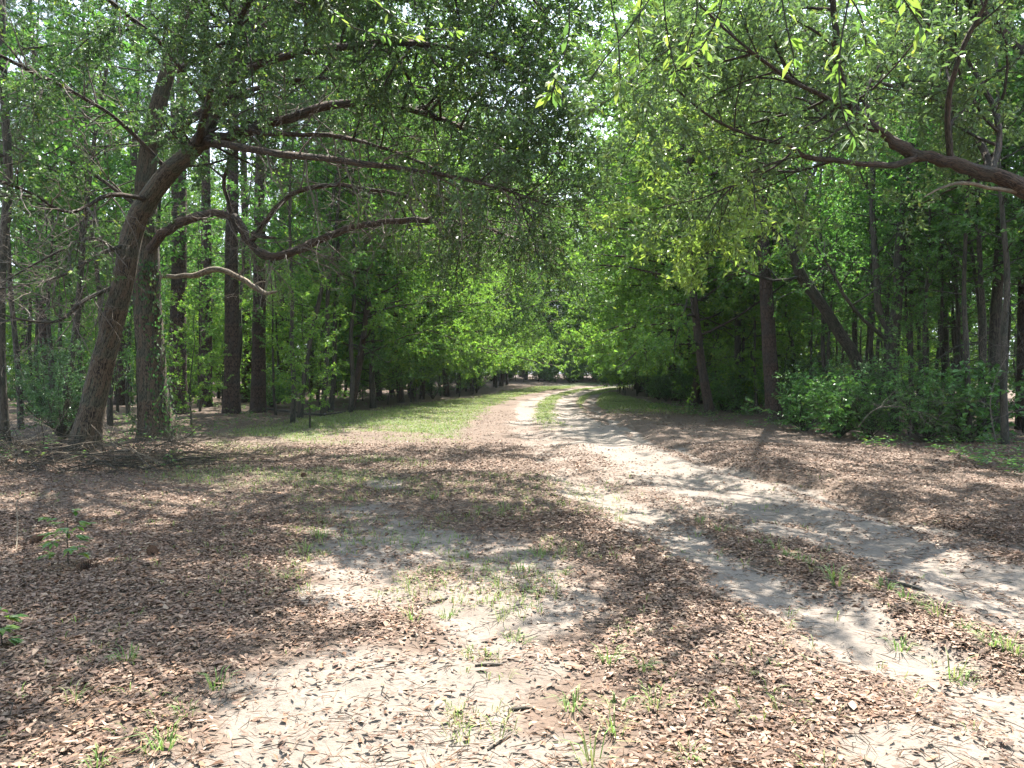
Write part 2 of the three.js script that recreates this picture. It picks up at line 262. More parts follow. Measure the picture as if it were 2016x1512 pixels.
{
  const xs = [], zs = [];
  for (let i = -190; i <= 190; i++) { const t = i / 190; xs.push(9 * t + 16 * Math.sign(t) * Math.pow(Math.abs(t), 3) + 155 * Math.pow(t, 9)); }
  for (let z = 40; z > 0; z -= 2.5) zs.push(z);
  for (let d = 0; d < 12; d += 0.055) zs.push(-d);
  for (let d = 12; d < 40; d *= 1.008) zs.push(-d);
  for (let d = 40; d < 260; d *= 1.03) zs.push(-d);
  const nx = xs.length, nz = zs.length, pos = new Float32Array(nx * nz * 3), col = new Float32Array(nx * nz * 3), uv = new Float32Array(nx * nz * 2), idx = [];
  for (let j = 0; j < nz; j++) for (let i = 0; i < nx; i++) {
    const x = xs[i], z = zs[j], o = j * nx + i, s = sandAt(x, z), g = grassAt(x, z), n = fbm(x * 3.1, z * 3.1, 3), m = fbm(x * 0.6 + 5, z * 0.6, 3);
    pos[o * 3] = x; pos[o * 3 + 1] = height(x, z); pos[o * 3 + 2] = z; uv[o * 2] = x / 1.9; uv[o * 2 + 1] = z / 1.9;
    const soil = [lerp(0.085, 0.13, n), lerp(0.058, 0.088, n), lerp(0.04, 0.062, n)], sand = [lerp(0.158, 0.205, m) * lerp(0.8, 1.1, n), lerp(0.131, 0.172, m) * lerp(0.8, 1.1, n), lerp(0.107, 0.143, m) * lerp(0.8, 1.1, n)], turf = [0.075, 0.12, 0.03];
    const edge = smooth(0.25, 0.75, s + (n - 0.5) * 0.5);
    for (let c = 0; c < 3; c++) col[o * 3 + c] = lerp(lerp(soil[c], sand[c], edge), turf[c], g * 0.7 * (1 - edge));
  }
  for (let j = 0; j < nz - 1; j++) for (let i = 0; i < nx - 1; i++) { const a = j * nx + i; idx.push(a, a + 1, a + nx, a + 1, a + nx + 1, a + nx); }
  const g = new THREE.BufferGeometry();
  g.setAttribute('position', new THREE.BufferAttribute(pos, 3)); g.setAttribute('color', new THREE.BufferAttribute(col, 3)); g.setAttribute('uv', new THREE.BufferAttribute(uv, 2)); g.setIndex(idx); g.computeVertexNormals();
  const speck = (u, v) => { const a = cells(u, v, 90, 90)[1], b = vnoise(u * 300, v * 300, 300, 300), c = vnoise(u * 24, v * 24, 24, 24); return [a, b, c]; };
  const map = dataTexture(1024, 1024, (u, v) => { const [a, b, c] = speck(u, v), k = 0.80 + 0.16 * b + 0.08 * (c - 0.5) - (a > 0.93 ? 0.5 * b : 0); return [k, k * 0.985, k * 0.97]; });
  const bump = dataTexture(1024, 1024, (u, v) => { const c = vnoise(u * 24, v * 24, 24, 24), e = vnoise(u * 70, v * 70, 70, 70), b = vnoise(u * 300, v * 300, 300, 300), k = 0.5 * c + 0.32 * e + 0.18 * b; return [k, k, k]; });
  const m = new THREE.MeshStandardMaterial({ map, bumpMap: bump, bumpScale: 0.02, roughness: 0.95, vertexColors: true }); m.name = 'sandy_soil';
  const o = part('ground', g, m); o.userData.kind = 'structure'; o.userData.label = 'sandy forest ground with two pale wheel tracks and leaf litter';
  M.ground = o;
}

// dry leaves lying on the ground: one mass, and the nearest ones each their own part of the ground
{
  const R = rng(11), A = new Acc(), near = [], browns = [[0.27, 0.175, 0.125], [0.33, 0.225, 0.165], [0.19, 0.115, 0.08], [0.38, 0.275, 0.205], [0.25, 0.165, 0.125], [0.13, 0.085, 0.06], [0.42, 0.325, 0.25], [0.30, 0.17, 0.10]];
  const put = (x, z, l, A2) => {
    const a = R() * 6.283, tilt = (R() - 0.5) * 0.6, b = 0.36 + 0.36 * R(), c = browns[Math.floor(R() * browns.length)].map((v, k) => v * b * [1.04, 0.95, 0.86][k]), y = height(x, z) + 0.006 + R() * 0.018;
    const d = norm([Math.cos(a), tilt * 0.6, Math.sin(a)]), n = norm([(R() - 0.5) * 0.6, 1, (R() - 0.5) * 0.6]);
    (z > -4.9 ? leaf8 : leaf4)(A2, A2 === A ? [x, y, z] : [0, 0, 0], d, n, l, l * (0.26 + 0.34 * R()), c, (R() - 0.4) * (z > -4.9 ? 1.3 : 0.6), (R() - 0.3) * 0.5, 0.5 + 0.2 * R());
    return [x, y, z];
  };
  const thin = [[1020, 1180, 200, 150, 0.7], [820, 1400, 430, 170, 0.75], [1010, 1430, 260, 140, 0.6], [790, 1090, 260, 110, 0.6]];
  const cover = (x, z) => {
    const s = sandAt(x, z), g = grassAt(x, z), e = fbm(x * 2.3 + 31, z * 2.3, 3), px = 1008 - x / z * F, py = HORIZON - EYE * F / z; let k = 1;
    for (const [cx, cy, rx, ry, a] of thin) k = Math.min(k, 1 - a * smooth(1.3, 0.7, Math.hypot((px - cx) / rx, (py - cy) / ry)));
    return k * (clamp((1 - s) * lerp(0.75, 1.25, e) - 0.5 * g) ** 1.3) + 0.20 * smooth(0.35, 0.7, e);
  };
  let tries = 0;
  while (tries < 430000) {
    tries++;
    const u = R(), d = u < 0.55 ? 2.6 + 6 * Math.pow(R(), 0.8) : u < 0.9 ? 8 + 9 * R() : 17 + 14 * R();
    const x = (R() - 0.5) * 2 * Math.min(d * 0.69 + 0.3, 12.5), z = -d, k = cover(x, z);
    if (x < -10 || R() > k * (d < 8.6 ? clamp(d / 7, 0.45, 1) : 1)) continue;
    const l = (0.014 + 0.036 * R() + 0.034 * R() ** 7) * (d > 12 ? 1.25 : 1);
    if (d < 4.1 && near.length < 300 && Math.abs(x) < d * 0.66 && d > 3.05 && l > 0.036) { const B = new Acc(), p = put(x, z, l, B); near.push([B, p]); } else put(x, z, l, A);
  }
  for (let k = 0; k < 9000; k++) {
    const d = 2.8 + 8 * Math.pow(R(), 1.3), x = (R() - 0.5) * 1.38 * d, z = -d, a = R() * 6.283, b = 0.35 + 0.4 * R(); if (R() > 0.35 + cover(x, z)) continue;
    leaf4(A, [x, height(x, z) + 0.014 + 0.012 * R(), z], norm([Math.cos(a), (R() - 0.5) * 0.15, Math.sin(a)]), [0.01, 1, 0.02], 0.07 + 0.09 * R(), 0.0022 + 0.0015 * R(), [0.46 * b, 0.29 * b, 0.18 * b], 0.1, 0.05);
  }
  const o = part('leaf_litter', A.geometry(), litterMat); tag(o, 'brown dry oak leaves lying thickly over the forest ground', 'leaf litter', null, 'stuff');
  for (const [B, p] of near) { const m = part('fallen_leaf', B.geometry(), litterMat, M.ground); m.position.set(...p); }
}

// grass: countable tufts near the camera, short turf as one mass
function tuft(R, A, x, y, z, n, h, spread, colors, wide = 1) {
  for (let i = 0; i < n; i++) {
    const a = R() * 6.283, r = spread * Math.sqrt(R()) * 0.5, c0 = colors[Math.floor(R() * colors.length)], b = 0.8 + 0.4 * R(), c = c0.map((v) => v * b), hh = h * (0.3 + 0.65 * R()), w = (0.0015 + 0.0016 * R()) * wide, lean = 0.45 + 0.8 * R();
    const px = x + Math.cos(a) * r, pz = z + Math.sin(a) * r, dx = Math.cos(a + (R() - 0.5)), dz = Math.sin(a + (R() - 0.5)), sx = -dz * w, sz = dx * w;
    A.room(5, 3);
    const o = A.v(px - sx, y, pz - sz, ...c); A.v(px + sx, y, pz + sz, ...c);
    A.v(px + dx * lean * hh * 0.35 - sx * 0.9, y + hh * 0.6, pz + dz * lean * hh * 0.35 - sz * 0.9, ...c); A.v(px + dx * lean * hh * 0.35 + sx * 0.9, y + hh * 0.6, pz + dz * lean * hh * 0.35 + sz * 0.9, ...c);
    A.v(px + dx * lean * hh, y + hh * (1 - 0.35 * lean), pz + dz * lean * hh, ...c);
    A.t(o, o + 1, o + 3); A.t(o, o + 3, o + 2); A.t(o + 2, o + 3, o + 4);
  }
}
const BLADE = [[0.14, 0.25, 0.05], [0.19, 0.29, 0.055], [0.11, 0.2, 0.05], [0.25, 0.28, 0.10]];
{
  const R = rng(23), protos = [0, 1, 2, 3].map((k) => { const A = new Acc(); tuft(R, A, 0, 0, 0, [26, 40, 18, 34][k], [0.11, 0.09, 0.15, 0.07][k], [0.09, 0.11, 0.08, 0.12][k], BLADE); return A.geometry(); });
  const spots = [
    ['bright green grass tuft in the strip between the two sandy tracks', 'grass tufts between the two tracks', [[1380, 1022], [1420, 1040], [1500, 1068], [1530, 1082], [1555, 1100], [1580, 1112], [1600, 1120], [1640, 1148], [1650, 1160], [1745, 1175], [1790, 1195], [1820, 1212], [1850, 1225], [1900, 1245], [1935, 1262], [1960, 1278], [1990, 1290], [2008, 1300], [1780, 1268], [1900, 1325], [1885, 1318]]],
    ['small grass tuft on the sparse sandy ground left of the tracks', 'grass tufts on the sandy ground left of the tracks', [[1110, 1125], [1030, 1115], [980, 1155], [1060, 1165], [985, 1215], [1010, 1245], [810, 1222], [880, 1212], [1200, 1295], [1270, 1312], [1130, 1385], [1210, 1440], [1165, 1500], [1030, 1250], [900, 970], [940, 1000], [850, 985], [990, 1008], [1060, 1090], [1215, 1380], [1360, 1500], [1290, 1395]]],
    ['thin grass tuft among the brown leaves on the left', 'grass tufts among the leaves on the left', [[245, 1310], [420, 1350], [320, 1465], [190, 1490], [140, 1385], [560, 1150], [600, 1090], [630, 1060], [360, 1400]]],
  ];
  for (const [label, group, list] of spots) for (const [px, py] of list) {
    const [x, z] = G(px, py), m = part(numbered('grass_tuft'), protos[Math.floor(R() * 4)], grassMat); m.position.set(x, height(x, z), z); m.rotation.y = R() * 6.28; m.scale.setScalar(0.75 + 0.6 * R());
    tag(m, label, 'grass tuft', group);
  }
  const A = new Acc(), short = [[0.15, 0.24, 0.045], [0.19, 0.28, 0.05], [0.22, 0.28, 0.07], [0.28, 0.26, 0.12]];
  for (let i = 0; i < 3400; i++) {                        // sparse thin blades in the foreground
    const d = 3 + 9 * Math.pow(R(), 1.2), px = 560 + 680 * R() + (R() < 0.3 ? (R() - 0.5) * 1500 : 0), x = (px - 1008) / F * d, z = -d;
    if (fbm(x * 0.9 + 77, z * 0.9, 3) < 0.46) continue;
    tuft(R, A, x, height(x, z), z, 3 + Math.floor(R() * 4), 0.05 + 0.06 * R(), 0.06, short);
  }
  for (let i = 0; i < 90000; i++) {
    const d = 9 + 60 * Math.pow(R(), 1.3), x = lerp(edgeL(d), edgeR(d), R()), z = -d;
    if (R() > grassAt(x, z) * (1 - 0.8 * sandAt(x, z))) continue;
    tuft(R, A, x, height(x, z) - 0.01, z, 4, (0.08 + 0.07 * R()), 0.26, short, 1 + d / 14);
  }
  tag(part('grass', A.geometry(), grassMat), 'short green grass along the verge and between the tracks', 'grass', null, 'stuff');
}

// ---------------------------------------------------------------- the two big oaks on the left
const crookR = rng(4242), crooked = (pts) => pts.map((p, i) => i === 0 ? p : [p[0] + (crookR() - 0.5) * p[3] * 0.5, p[1] + (crookR() - 0.5) * p[3] * 0.5, p[2] + (crookR() - 0.5) * p[3] * 0.5, p[3] * (0.76 + 0.2 * crookR())]);
function limbOf(parent, name, list, mat, sides, origin, rough = 0.12) { const pts = crooked(moved(path(list), origin)), W = new Acc(true); tube(W, pts, sides, rough); const m = part(name, W.geometry(), mat, parent); return [m, pts]; }
const lenOf = (pts) => { let l = 0; for (let k = 1; k < pts.length; k++) l += Math.hypot(pts[k][0] - pts[k - 1][0], pts[k][1] - pts[k - 1][1], pts[k][2] - pts[k - 1][2]); return l; };
{
  const R = rng(101), base = P(165, 890, 15.2); base[1] = height(base[0], base[2]);
  const t = thing('oak_tree', 'large oak with a trunk leaning right over the brush pile on the left', 'tree', base);
  const W = new Acc(true), T = new Acc(true), A = new Acc(), S = SP.oak;
  const trunk = moved(path([[160, 905, 15.2, 0.282], [168, 860, 15.2, 0.261], [185, 790, 15.2, 0.233], [215, 670, 15.1, 0.212], [245, 560, 15, 0.197], [262, 470, 15, 0.191], [285, 410, 14.9, 0.183], [335, 340, 14.8, 0.17], [390, 290, 14.6, 0.155], [425, 230, 14.5, 0.134], [455, 160, 14.4, 0.113], [490, 80, 14.3, 0.099], [540, -20, 14, 0.077], [620, -140, 13.5, 0.05]]), base);
  const B = new Acc(true); tube(B, trunk, 24, 0.16, 0.3); part('trunk', B.geometry(), M.oak, t);
  const limbs = [
    [[388, 292, 14.6, 0.126], [430, 276, 14.5, 0.118], [520, 252, 14.3, 0.105], [590, 228, 14, 0.097], [650, 213, 13.7, 0.084], [750, 208, 13.2, 0.071], [850, 230, 12.7, 0.05], [950, 275, 12.1, 0.034], [1040, 330, 11.6, 0.017]],
    [[430, 240, 14.5, 0.067], [500, 262, 14.1, 0.059], [580, 268, 13.9, 0.05], [650, 268, 13.7, 0.046], [720, 284, 13.4, 0.038], [800, 310, 13.1, 0.029], [870, 340, 12.8, 0.017]],
    [[452, 165, 14.4, 0.084], [520, 130, 13.8, 0.076], [620, 105, 13.1, 0.067], [760, 90, 12.2, 0.059], [900, 100, 11.4, 0.042], [1010, 130, 10.9, 0.025], [1090, 180, 10.5, 0.013]],
    [[490, 80, 14.3, 0.076], [600, 10, 13.4, 0.067], [760, -60, 12.3, 0.059], [900, -60, 11.4, 0.042], [1030, -10, 10.8, 0.025], [1090, 60, 10.4, 0.013]],
    [[540, -20, 14, 0.067], [640, -150, 12.5, 0.059], [740, -260, 11, 0.05], [780, -330, 9.5, 0.042], [800, -370, 8.4, 0.025]],
    [[400, 280, 14.6, 0.076], [520, 300, 13.4, 0.067], [680, 320, 12.4, 0.055], [840, 340, 11.6, 0.042], [980, 370, 11, 0.029], [1090, 410, 10.6, 0.013]],
    [[455, 160, 14.4, 0.076], [470, 60, 15.6, 0.067], [560, -60, 16.8, 0.05], [700, -140, 17.8, 0.034]],
    [[335, 340, 14.8, 0.05], [250, 250, 14.2, 0.042], [160, 190, 13.5, 0.035], [60, 140, 12.7, 0.038], [-40, 90, 12, 0.025]],
    [[425, 230, 14.5, 0.067], [340, 110, 13.6, 0.05], [240, 20, 12.6, 0.042], [120, -60, 11.6, 0.025]],
    [[300, 395, 14.9, 0.059], [220, 385, 14, 0.046], [140, 420, 13.2, 0.038], [60, 380, 12.5, 0.029], [-30, 345, 12, 0.017]],
    [[390, 290, 14.6, 0.076], [420, 180, 13.2, 0.059], [480, 40, 11.8, 0.046], [560, -120, 10.2, 0.034], [640, -260, 8.9, 0.021]],
  ];
  limbs.forEach((l, k) => { const [, pts] = limbOf(t, 'limb', l, M.limb, 12, base, 0.3); kids(R, W, T, A, S, pts, 0, lenOf(pts), k === 5 ? 0.74 : k < 2 ? 0.6 : k > 6 && k < 10 ? 0.35 : 0.3, k === 7 || k === 9 ? 0.45 : k === 8 ? 0.7 : k === 4 || k === 10 ? 1.9 : 1.15, [0, k === 0 || k === 5 ? 0.15 : 0, 0]); });
  kids(R, W, T, A, S, trunk, 0, lenOf(trunk), 0.55, 0.8);
  part('branches', W.geometry(), M.limb, t, 'stuff'); part('twigs', T.geometry(), M.limb, t, 'stuff'); part('crown', A.geometry(), L.oak, t);
  // bare dead shoots low on the trunk and along the limbs
  const D = new Acc(true), D2 = new Acc(true), N = new Acc();
  for (const l of [[[240, 560, 15, 0.05], [170, 590, 14.6, 0.04], [120, 630, 14.2, 0.03], [60, 632, 13.9, 0.022], [-20, 612, 13.5, 0.015]], [[262, 480, 15, 0.05], [200, 500, 14.6, 0.04], [130, 540, 14.2, 0.03], [60, 560, 13.8, 0.022], [-30, 572, 13.4, 0.014]], [[255, 520, 15, 0.04], [190, 470, 14.4, 0.03], [110, 500, 13.9, 0.022], [0, 560, 13.4, 0.012]]]) {
    const pts = moved(path(l), base); tube(D, pts, 7, 0.1); kids(R, D, D2, N, SP.bare, pts, 0, lenOf(pts), 0.1, 2.0);
  }
  for (const k of [0, 1, 5, 7, 9]) { const pts = moved(path(limbs[k]), base); kids(R, D, D2, N, SP.bare, pts, 0, lenOf(pts), 0.15, k > 6 ? 2.2 : 1.1, [0, -0.4, 0]); }
  part('dead_branches', D.geometry(), M.slim, t, 'stuff'); part('dead_twigs', D2.geometry(), M.twig, t, 'stuff');
}
{
  const R = rng(202), base = P(308, 868, 17.9); base[1] = height(base[0], base[2]);
  const t = thing('oak_tree', 'thick upright oak wrapped in vine leaves just right of the leaning oak', 'tree', base);
  const W = new Acc(true), T = new Acc(true), A = new Acc(), S = SP.oak;
  const trunk = moved(path([[310, 882, 17.9, 0.42], [308, 850, 17.9, 0.39], [303, 780, 17.9, 0.34], [298, 680, 17.9, 0.31], [293, 580, 17.8, 0.30], [292, 500, 17.8, 0.28], [288, 420, 17.8, 0.25], [296, 300, 17.7, 0.2], [330, 160, 17.4, 0.16], [380, 20, 17, 0.12], [430, -100, 16.6, 0.08]]), base);
  const B = new Acc(true); tube(B, trunk, 24, 0.18, 0.35); part('trunk', B.geometry(), M.oak, t);
  const limbs = [
    [[292, 510, 17.8, 0.134], [322, 462, 17.4, 0.127], [375, 434, 17, 0.116], [440, 422, 16.6, 0.109], [470, 440, 16.4, 0.102], [495, 482, 16.2, 0.099], [530, 506, 16, 0.095], [600, 488, 15.6, 0.088], [660, 460, 15.2, 0.081], [740, 440, 14.7, 0.074], [840, 435, 14.1, 0.060], [930, 445, 13.6, 0.042], [1010, 470, 13.1, 0.028], [1080, 515, 12.7, 0.014]],
    [[495, 478, 16.2, 0.064], [545, 412, 16, 0.060], [590, 378, 15.7, 0.057], [660, 366, 15.2, 0.049], [740, 376, 14.7, 0.042], [830, 396, 14.2, 0.035], [910, 425, 13.8, 0.025], [1000, 440, 13.3, 0.014]],
    [[460, 428, 16.5, 0.057], [445, 350, 16.3, 0.049], [500, 250, 16, 0.039], [600, 170, 15.5, 0.028]],
    [[296, 300, 17.7, 0.071], [420, 220, 18.2, 0.057], [580, 170, 18.8, 0.042], [740, 150, 19.4, 0.028]],
    [[330, 160, 17.4, 0.064], [500, 60, 17.4, 0.049], [680, 10, 17.2, 0.035], [860, 10, 17, 0.022]],
    [[290, 420, 17.8, 0.071], [180, 340, 18, 0.049], [60, 280, 18.2, 0.035], [-60, 240, 18.4, 0.022]],
    [[840, 435, 14.1, 0.035], [900, 410, 13.4, 0.028], [990, 400, 12.7, 0.022], [1080, 430, 12.1, 0.010]],
    [[296, 300, 17.7, 0.084], [420, 210, 18.2, 0.071], [600, 160, 18.8, 0.057], [800, 170, 19.2, 0.042], [960, 210, 19.4, 0.032], [1090, 270, 19.4, 0.014]],
    [[380, 20, 17, 0.071], [560, -40, 18, 0.057], [760, -20, 19, 0.042], [930, 40, 19.6, 0.032], [1080, 110, 20, 0.014]],
  ];
  limbs.forEach((l, k) => { const [, pts] = limbOf(t, 'limb', l, M.limb, 12, base, 0.34); kids(R, W, T, A, S, pts, 0, lenOf(pts), [0.78, 0.6, 0.3, 0.3, 0.3, 0.4, 0.45, 0.3, 0.3][k], [0.9, 0.7, 0.7, 0.8, 0.8, 0.6, 1.2, 1, 1][k], [0, k < 2 ? 0.35 : 0, 0]); });
  part('branches', W.geometry(), M.limb, t, 'stuff'); part('twigs', T.geometry(), M.limb, t, 'stuff'); part('crown', A.geometry(), L.oak, t);
  const D = new Acc(true), D2 = new Acc(true), N = new Acc();
  for (const k of [0, 1, 6]) { const pts = moved(path(limbs[k]), base); kids(R, D, D2, N, SP.bare, pts, 0, lenOf(pts), 0.2, 1.6, [0, -0.4, 0]); }
  part('dead_branches', D.geometry(), M.slim, t, 'stuff'); part('dead_twigs', D2.geometry(), M.twig, t, 'stuff');
  // the snag that sticks out below the bend of the long limb
  limbOf(t, 'broken_stub', [[500, 462, 16.2, 0.07], [522, 466, 16, 0.05], [546, 470, 15.8, 0.02]], M.limb, 8, base);
  limbOf(t, 'broken_stub', [[515, 498, 16.1, 0.05], [532, 512, 16, 0.035], [545, 523, 15.9, 0.012]], M.limb, 8, base);
  // vine
  const V = new Acc(), VS = new Acc(true);
  for (let k = 0; k < 5; k++) { const pts = []; let th = 0.4 + k * 0.9 + R(); for (let y = 0; y < 5.2; y += 0.12) { th += (R() - 0.5) * 0.5; const [p, , r] = along(trunk, clamp((y + 0.3) / lenOf(trunk))); pts.push([p[0] + Math.cos(th) * (r + 0.02), p[1], p[2] + Math.sin(th) * (r + 0.02), 0.014]); if (y > 0.8) for (let q = 0; q < 6; q++) { const a = th + (R() - 0.5) * 1.3, o = [Math.cos(a), 0, Math.sin(a)], c = GREEN.dark[Math.floor(R() * 3)].map((v) => v * (0.6 + 0.4 * R())); leaf8(V, [p[0] + o[0] * (r + 0.05 + 0.16 * R()), p[1] + (R() - 0.5) * 0.14, p[2] + o[2] * (r + 0.05 + 0.16 * R())], norm([R() - 0.5, -0.5, R() - 0.5]), norm([o[0] + R() - 0.5, 0.5, o[2] + R() - 0.5]), 0.085, 0.05, c); } } tube(VS, pts, 5); }
  part('vine_stem', VS.geometry(), M.slim, t); part('vine_leaves', V.geometry(), L.soft, t, 'stuff');
}

// ---------------------------------------------------------------- the oak on the right, its trunk outside the frame
{
  const R = rng(303), base = P(2210, 970, 10.2); base[1] = height(base[0], base[2]);
  const t = thing('oak_tree', 'oak whose reddish limb reaches in from the right edge above the road', 'tree', base);
  const W = new Acc(true), T = new Acc(true), A = new Acc();
  const S = { ...SP.oak, floor: 2.6, leaf: { ...SP.oak.leaf, n: 44, len: 0.082, wid: 0.42, colors: [[0.11, 0.19, 0.05], [0.145, 0.235, 0.05], [0.09, 0.16, 0.05], [0.25, 0.31, 0.05]] } };
  const Y = new Acc(), SY = { ...S, leaf: { ...S.leaf, len: 0.085, colors: [[0.2, 0.31, 0.05], [0.26, 0.36, 0.055], [0.15, 0.25, 0.05]] } };  // brighter copy of the oak leaves: sun glow on one spray put into the colour
  const trunk = moved(path([[2212, 975, 10.2, 0.36], [2205, 850, 10.2, 0.31], [2190, 680, 10.1, 0.28], [2150, 520, 10, 0.26], [2190, 350, 10.2, 0.22], [2240, 150, 10.5, 0.18], [2260, -80, 10.8, 0.12], [2240, -300, 11, 0.07]]), base);
  const B = new Acc(true); tube(B, trunk, 18, 0.12, 0.3); part('trunk', B.geometry(), M.oak, t);
  const limbs = [
    [[2155, 530, 10, 0.178], [2090, 430, 9.95, 0.162], [2030, 380, 9.85, 0.14], [1950, 344, 9.7, 0.115], [1870, 322, 9.6, 0.098], [1790, 300, 9.5, 0.081], [1740, 272, 9.4, 0.07], [1690, 228, 9.3, 0.06], [1662, 185, 9.2, 0.051], [1642, 120, 9.1, 0.043], [1640, 50, 9, 0.038], [1625, -30, 8.9, 0.034], [1600, -120, 8.8, 0.021]],
    [[1800, 312, 9.5, 0.047], [1740, 328, 9.4, 0.043], [1640, 318, 9.1, 0.036], [1580, 310, 9, 0.032], [1548, 288, 8.9, 0.028], [1480, 272, 8.8, 0.022], [1400, 235, 8.6, 0.017], [1330, 180, 8.4, 0.01]],
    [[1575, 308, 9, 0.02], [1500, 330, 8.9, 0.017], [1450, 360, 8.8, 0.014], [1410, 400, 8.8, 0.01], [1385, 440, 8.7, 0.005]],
    [[1690, 228, 9.3, 0.038], [1650, 212, 9.1, 0.034], [1600, 185, 8.9, 0.031], [1550, 160, 8.6, 0.025], [1480, 110, 8.2, 0.02], [1400, 40, 7.8, 0.015], [1330, -30, 7.4, 0.009]],
    [[1690, 228, 9.3, 0.03], [1625, 235, 9.6, 0.024], [1590, 205, 9.8, 0.019], [1545, 190, 10, 0.012]],
    [[1870, 322, 9.6, 0.047], [1860, 230, 9.4, 0.038], [1880, 120, 9.1, 0.03], [1930, 20, 8.8, 0.025], [1960, -80, 8.5, 0.017]],
    [[1950, 344, 9.7, 0.051], [1960, 240, 10.4, 0.043], [1900, 130, 11.2, 0.034], [1800, 30, 12, 0.025], [1700, -60, 12.8, 0.013]],
    [[1740, 272, 9.4, 0.034], [1700, 190, 10, 0.025], [1760, 80, 10.6, 0.017]],
    [[2190, 350, 10.2, 0.102], [2080, 200, 10.6, 0.085], [1960, 60, 11, 0.068], [1820, -60, 11.4, 0.051], [1660, -140, 11.6, 0.034], [1500, -180, 11.6, 0.017]],
    [[2030, 380, 9.85, 0.038], [1960, 375, 9.7, 0.032], [1895, 362, 9.6, 0.025], [1850, 372, 9.5, 0.019], [1815, 390, 9.45, 0.009]],
    [[1640, 318, 9.1, 0.025], [1560, 340, 9.8, 0.019], [1490, 330, 10.6, 0.013], [1400, 300, 11.2, 0.007]],
    [[1480, 110, 8.2, 0.017], [1400, 130, 8.4, 0.014], [1310, 150, 8.6, 0.01], [1230, 190, 8.8, 0.005]],
    [[1790, 300, 9.5, 0.05], [1700, 250, 10.8, 0.045], [1580, 200, 12.4, 0.035], [1450, 190, 14, 0.025], [1330, 220, 15.5, 0.015]],
    [[1950, 344, 9.7, 0.055], [1900, 250, 11.5, 0.048], [1780, 180, 13.5, 0.04], [1620, 150, 15.5, 0.03], [1480, 170, 17, 0.015]],
  ];
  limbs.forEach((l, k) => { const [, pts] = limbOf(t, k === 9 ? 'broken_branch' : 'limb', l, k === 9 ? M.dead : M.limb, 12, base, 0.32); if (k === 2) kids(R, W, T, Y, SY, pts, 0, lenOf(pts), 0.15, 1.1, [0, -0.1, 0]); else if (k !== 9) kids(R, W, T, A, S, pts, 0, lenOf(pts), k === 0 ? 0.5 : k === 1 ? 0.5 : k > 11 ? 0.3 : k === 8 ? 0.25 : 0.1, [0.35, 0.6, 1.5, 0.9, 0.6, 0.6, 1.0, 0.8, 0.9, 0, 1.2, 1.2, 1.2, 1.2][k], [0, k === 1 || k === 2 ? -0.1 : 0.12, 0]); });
  part('branches', W.geometry(), M.limb, t, 'stuff'); part('twigs', T.geometry(), M.limb, t, 'stuff'); part('crown', A.geometry(), L.oak, t); part('sun_tinted_foliage', Y.geometry(), L.soft, t).userData.label = 'bright yellow-green young leaves';
}

